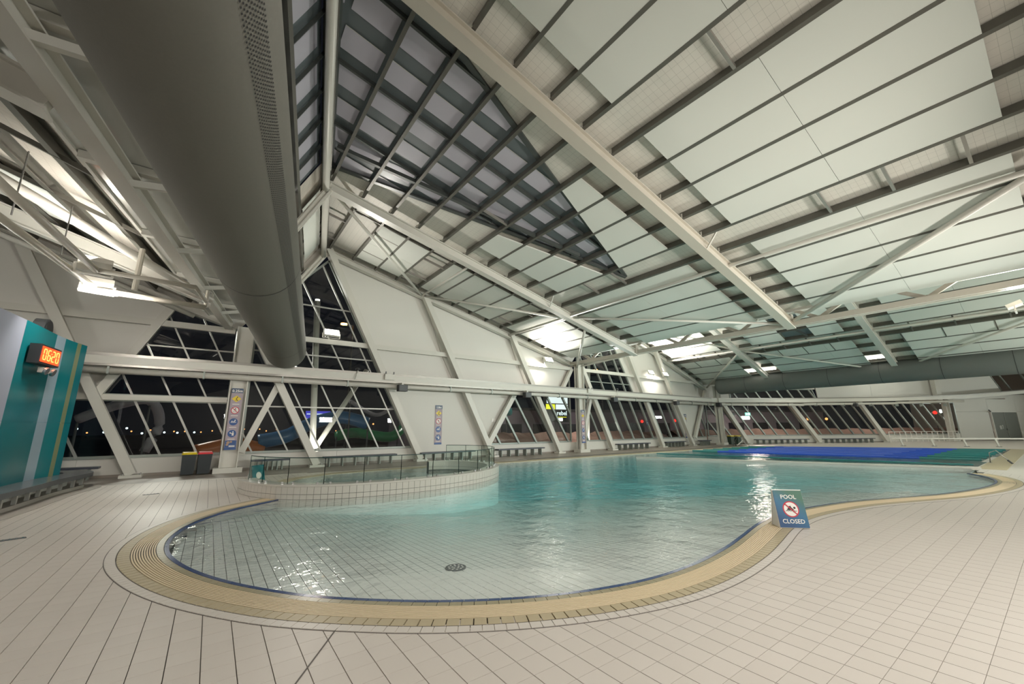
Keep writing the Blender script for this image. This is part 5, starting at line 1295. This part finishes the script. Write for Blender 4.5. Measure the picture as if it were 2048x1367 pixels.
# traffic red light seen through the small window
# ------------------------------------------------------------------ outdoors
grd = MB().box((30, 121, -.35), (400, 199.7, .1)).build('ground', 'asphalt'); grd['kind'] = 'structure'
gr2 = MB(); gr2.add([(39.2, 21.3, -.302), (240, -95, -.302), (240, 60, -.302), (60, 60, -.302)], [(0, 1, 2, 3)]); g_ = gr2.build('ground', 'asphalt', fixn=False); g_['kind'] = 'structure'
def ball(name, loc, r, m_, lab, cat, grp=None):
    o = empty(name, (loc[0], loc[1], -.3)); tag(o, lab, cat, grp); h_ = loc[2] + .3
    MB().tube([(0, 0, 0), (0, 0, h_)], .04, 5).build('post', 'black', o)
    m = MB(); m.tube([(0, 0, h_ - r), (0, 0, h_ - r * .6), (0, 0, h_), (0, 0, h_ + r * .6), (0, 0, h_ + r)], [r * .1, r * .8, r, r * .8, r * .1], 10); m.build('lantern', m_, o); return o
# row of distant orange lamps and a few white ones
g_lab = 'tiny distant orange lamp in the row seen through the left windows'
for i in range(26):
    az = -12 + i * 1.1 + random.uniform(-.3, .3); L_ = 150; ball('distant_lamp', (L_ * math.sin(math.radians(az)), L_ * math.cos(math.radians(az)), 1.2 + random.uniform(-.3, .5)), .20, 'far_orange', g_lab, 'lamp', 'row of distant orange lamps')
for i in range(9):
    az = -13 + i * 1.5 + random.uniform(-.5, .5); L_ = 140; ball('distant_lamp', (L_ * math.sin(math.radians(az)), L_ * math.cos(math.radians(az)), 1.0 + random.uniform(-.4, 1.2)), .26, 'far_white', 'small distant white lamp outside the left windows', 'lamp', 'distant white lamps outside the left windows')
for i in range(9):
    x = 9 + i * 1.5; ball('distant_lamp', (x * 2.2 + random.uniform(-.5, .5), 62, 2.6 + random.uniform(-.9, 1.2)), .13, 'far_orange' if i % 3 == 0 else 'far_white', 'small distant lamp seen through the window right of the slanted column', 'lamp', 'distant lamps behind the tall window')
for (s, z, dd2, m_) in ((4.2, 2.5, -22, 'far_red'), (9.6, 2.6, -22, 'far_red'), (15.3, 2.9, -24, 'far_orange'), (19, 2.6, -24, 'far_red'), (22.5, 2.3, -24, 'far_red'), (33, 2.8, -22, 'far_orange'), (36.5, 2.8, -22, 'far_orange'), (30.5, 2.5, -20, 'far_white')):
    ball('yard_light', WF(s, z, dd2), .22, m_, 'small glowing lamp outside the far windows', 'lamp', 'glowing lamps outside the far windows')
ball('yard_light', WF(30.2, 3.1, -2.2), .20, 'far_red', 'bright red lamp in the narrow window at the right', 'lamp')
def slamp(loc, h_, lab, m_='lamp_orange', r=.3):
    o = empty('street_lamp', loc); tag(o, lab, 'street lamp'); MB().tube([(0, 0, 0), (0, 0, h_)], .09, 8).build('pole', 'dark_grey', o); MB().tube([(0, 0, h_), (-.9, 0, h_ + .1)], .05, 6).build('arm', 'dark_grey', o)
    MB().disc((-.9, 0, h_ + .08), (0, 0, -1), r, .12, 12).build('lantern', m_, o)
slamp((10.1, 40, -.3), 11.9, 'orange street lamp seen through the tall window beside the duct')
slamp((39.0, 34, -.3), 9.0, 'orange street lamp seen through the upper window right of the middle column', r=.22)
# white steel mast with raking legs outside the tall window
ms = empty('outdoor_mast', (4.05, 22.8, -.3)); tag(ms, 'white lit steel mast standing outside the tall window', 'mast')
MB().tube([(.2, 0, .9), (-.25, 0, 8.7)], .15, 12).build('pole', 'white_steel', ms, smooth=True); MB().tube([(.25, 0, .9), (2.6, 0, 5.2)], .13, 12).build('raking_leg', 'white_steel', ms, smooth=True)
MB().box((.2, 0, .5), (.5, .3, 1.0)).build('foot', 'white_steel', ms); MB().disc((-.25, 0, 8.75), (0, 0, 1), .12, .06, 12).build('top_lamp', 'lamp_soft', ms)
ms = empty('outdoor_mast', (24.2, 22.8, -.3)); tag(ms, 'white lit steel mast standing outside right of the middle column', 'mast')
MB().tube([(0, 0, .5), (.6, 0, 8.0)], .13, 12).build('pole', 'white_steel', ms, smooth=True); MB().box((0, 0, .3), (.8, .4, .6)).build('foot', 'white_steel', ms); MB().tube([(.6, 0, 7.9), (.62, 0, 8.4)], [.12, .02], 10).build('cap', 'lamp_soft', ms)
for x, en in ((4.3, 60), (24.4, 50)):
    area('mast_uplight', (x, 22.2, .2), (x, 22.9, 4), (.2, .2), en, WARM)
# water slides outside
def slide(pts, r, m_, lab):
    o = empty('water_slide', (pts[0][0], pts[0][1], -.3)); tag(o, lab, 'water slide'); b_ = Vector(o.location)
    MB().tube([Vector(p) - b_ for p in catmull3d(pts)], r, 12).build('flume', m_, o, smooth=True)
    for p in pts[::2]: MB().tube([Vector((p[0], p[1], -.3)) - b_, Vector(p) - b_], .05, 6).build('support_post', 'dark_grey', o)
def catmull3d(P, k=6):
    o = []
    for i in range(len(P) - 1):
        p0_, p1_, p2_, p3_ = P[max(i - 1, 0)], P[i], P[i + 1], P[min(i + 2, len(P) - 1)]
        for j in range(k):
            t = j / k; o.append(tuple(.5 * (2 * p1_[a] + (p2_[a] - p0_[a]) * t + (2 * p0_[a] - 5 * p1_[a] + 4 * p2_[a] - p3_[a]) * t * t + (3 * p1_[a] - p0_[a] - 3 * p2_[a] + p3_[a]) * t ** 3) for a in range(3)))
    o.append(tuple(P[-1])); return o
slide([(-5, 27, 2.2), (-3.6, 26.5, 2.9), (-2.6, 27, 3.1), (-2.2, 28, 2.0), (-2.6, 28, .6)], .22, 'slide_grey', 'grey water slide tube outside the leftmost window')
slide([(2.2, 27, 1.0), (3.6, 27, 1.3), (5.0, 28, 2.0), (6.6, 27.5, 2.4), (8.2, 27, 2.0)], .40, 'slide_blue', 'blue water slide tube outside behind the glass fence bench')
slide([(6.9, 29.5, 1.2), (8.2, 29.5, 1.4), (10.0, 28, 1.1), (11.2, 29, 1.6)], .34, 'slide_green', 'green water slide tube outside the tall window')
slide([(7, 27, 3.4), (9, 28, 2.6), (10.6, 28, 3.2), (12.4, 28, 2.4)], .13, 'slide_grey', 'thin pale curving slide rail outside the tall window')
slide([(-.5, 26, .6), (1.0, 26.4, .9), (2.4, 27, .6)], .35, 'slide_orange', 'dull orange slide chute outside beside the bins')
slide([(17, 28, 1.5), (18.5, 28.5, 2.6), (20, 28, 3.2), (21, 29, 3.0)], .3, 'slide_teal', 'teal slide tube outside the middle windows')
# illuminated sign board outside
il = empty('illuminated_signboard', (27.6, 30, 3.55)); tag(il, 'lit white and yellow signboard outside the middle windows', 'signboard'); il.rotation_euler = (0, 0, -.1)
MB().box((0, .1, 0), (3.0, .16, 2.7)).build('cabinet', 'board_black', il); MB().box((.1, 0, .85), (2.6, .02, .72)).build('top_panel', 'board_white', il); MB().box((-.75, 0, .15), (1.1, .02, .5)).build('yellow_panel', 'board_yellow', il); MB().box((.65, 0, .15), (1.5, .02, .5)).build('white_panel', 'board_white', il)
t = textmesh('rebel', .62, 'board_white', 'lettering', .01, .01); t.parent = il; t.location = (.62, -.02, -.48); t.rotation_euler = (math.pi / 2, 0, 0)
MB().box((.5, 0, -.85), (1.4, .02, .05)).build('yellow_line', 'board_yellow', il); MB().box((0, 0, 1.45), (2.8, .04, .12)).build('blue_band', 'board_blue', il)
MB().box((0, .15, -2.3), (.3, .2, 3.1)).build('post', 'dark_grey', il)
il2 = empty('illuminated_signboard', (8.6, 45, 2.4)); tag(il2, 'small pale blue lit sign behind the white mast outside', 'signboard'); MB().box((0, 0, .5), (2.3, .1, 1.1)).build('top_panel', 'board_blue', il2); MB().box((0, -.07, .15), (2.3, .05, .35)).box((0, -.07, .75), (2.1, .05, .1)).build('lit_lines', 'board_white', il2); MB().box((0, .1, -1.3), (.3, .1, 2.6)).build('post', 'dark_grey', il2)
# parked dark cars beyond the far windows
for i, (s, lab) in enumerate(((5.5, 'dark parked car outside the far windows near the corner'), (14.5, 'dark parked car outside the middle of the far windows'), (22.5, 'dark parked car outside the far windows behind the white barrier'))):
    c = empty('parked_car', WF(s, -.3, -14), ra); tag(c, lab, 'car')
    m = MB(); m.add([(-2.1, -.8, .3), (2.1, -.8, .3), (2.1, .8, .3), (-2.1, .8, .3), (-2.1, -.8, .85), (2.1, -.8, .8), (2.1, .8, .8), (-2.1, .8, .85)], [(0, 3, 2, 1), (4, 5, 6, 7), (0, 1, 5, 4), (1, 2, 6, 5), (2, 3, 7, 6), (3, 0, 4, 7)]); m.build('body', 'car_dark', c)
    m = MB(); m.add([(-1.5, -.72, .82), (1.2, -.72, .82), (1.2, .72, .82), (-1.5, .72, .82), (-1.1, -.6, 1.4), (.6, -.6, 1.4), (.6, .6, 1.4), (-1.1, .6, 1.4)], [(4, 5, 6, 7), (0, 1, 5, 4), (1, 2, 6, 5), (2, 3, 7, 6), (3, 0, 4, 7)]); m.build('cabin', 'dark_grey', c)
    for sx in (-1.3, 1.3):
        for sy in (-.78, .78): MB().tube([(sx, sy - .08, .3), (sx, sy + .08, .3)], .32, 14).build('wheel', 'black', c)
# planted banks and a pale low building outside
mat('bank_soil', (0.30, 0.19, 0.15), 0.9, noise=(0.9, 0.35)); mat('pale_render', (0.27, 0.24, 0.28), 0.7, noise=(0.5, 0.1))
def bank(fn, x0, x1, d, lab, h=1.25):
    m = MB(); n_ = 40; rr = random.Random(3)
    top = [fn(x0 + (x1 - x0) * i / n_, h + rr.uniform(-.12, .12), d - 2.6) for i in range(n_ + 1)]; mid_ = [fn(x0 + (x1 - x0) * i / n_, h * .55 + rr.uniform(-.1, .1), d - 1.2) for i in range(n_ + 1)]; bot = [fn(x0 + (x1 - x0) * i / n_, -.3, d) for i in range(n_ + 1)]; bk = [fn(x0 + (x1 - x0) * i / n_, -.3, d - 6) for i in range(n_ + 1)]
    m.v = bot + mid_ + top + bk; k = n_ + 1
    for r_ in range(3):
        for i in range(n_): m.f.append((r_ * k + i, r_ * k + i + 1, (r_ + 1) * k + i + 1, (r_ + 1) * k + i))
    o = m.build('garden_bank', 'bank_soil', None, fixn=False); tag(o, lab, 'bank'); return o
bank(WL, 12, 39, -3.2, 'red brown planted bank outside the middle windows of the left wall')
bank(WF, -1, 40, -2.2, 'red brown planted bank outside the far windows', 1.35)
lb = empty('low_building', WF(16, -.3, -24), ra); tag(lb, 'pale low building outside behind the far windows', 'building')
MB().box((0, 0, 2.1), (40, 4, 4.2)).build('wall', 'pale_render', lb); MB().box((0, 0, 4.35), (41, 4.6, .3)).build('roof', 'dark_grey', lb)
for i in range(9): MB().box((-17 + i * 4.2, -2.03, 1.7), (2.6, .1, 1.7)).build('window', 'car_dark', lb)
lb = empty('low_building', (24.5, 36, -.3)); tag(lb, 'pale low building outside behind the middle windows of the left wall', 'building')
MB().box((0, 0, 1.9), (22, 4, 3.8)).build('wall', 'pale_render', lb); MB().box((0, 0, 3.9), (23, 4.6, .25)).build('roof', 'dark_grey', lb)
for i in range(5): MB().box((-8 + i * 4.2, -2.03, 1.6), (2.6, .1, 1.5)).build('window', 'car_dark', lb)
area('added_yard_fill', (27, 22.2, 5.5), (27, 27, 0.6), (2, .5), 240, (1, .85, .78))  # this and the next area lights are added to brighten banks and ground outdoors
area('added_yard_fill', WF(10, 5.5, -1.4), WF(10, .8, -7), (3, .5), 300, (1, .85, .78))
area('added_yard_fill', WF(24, 5.5, -1.4), WF(24, .8, -7), (3, .5), 300, (1, .85, .78))
area('added_yard_fill', (-2, 33, 8), (0, 26, 0), (2, 2), 700, WARM)
area('added_yard_fill', (20, 34, 8), (20, 27, 0), (2, 2), 1100, WARM)
area('added_yard_fill', (66, 28, 8), (60, 22, 0), (2, 2), 1100, (1, .8, .7))
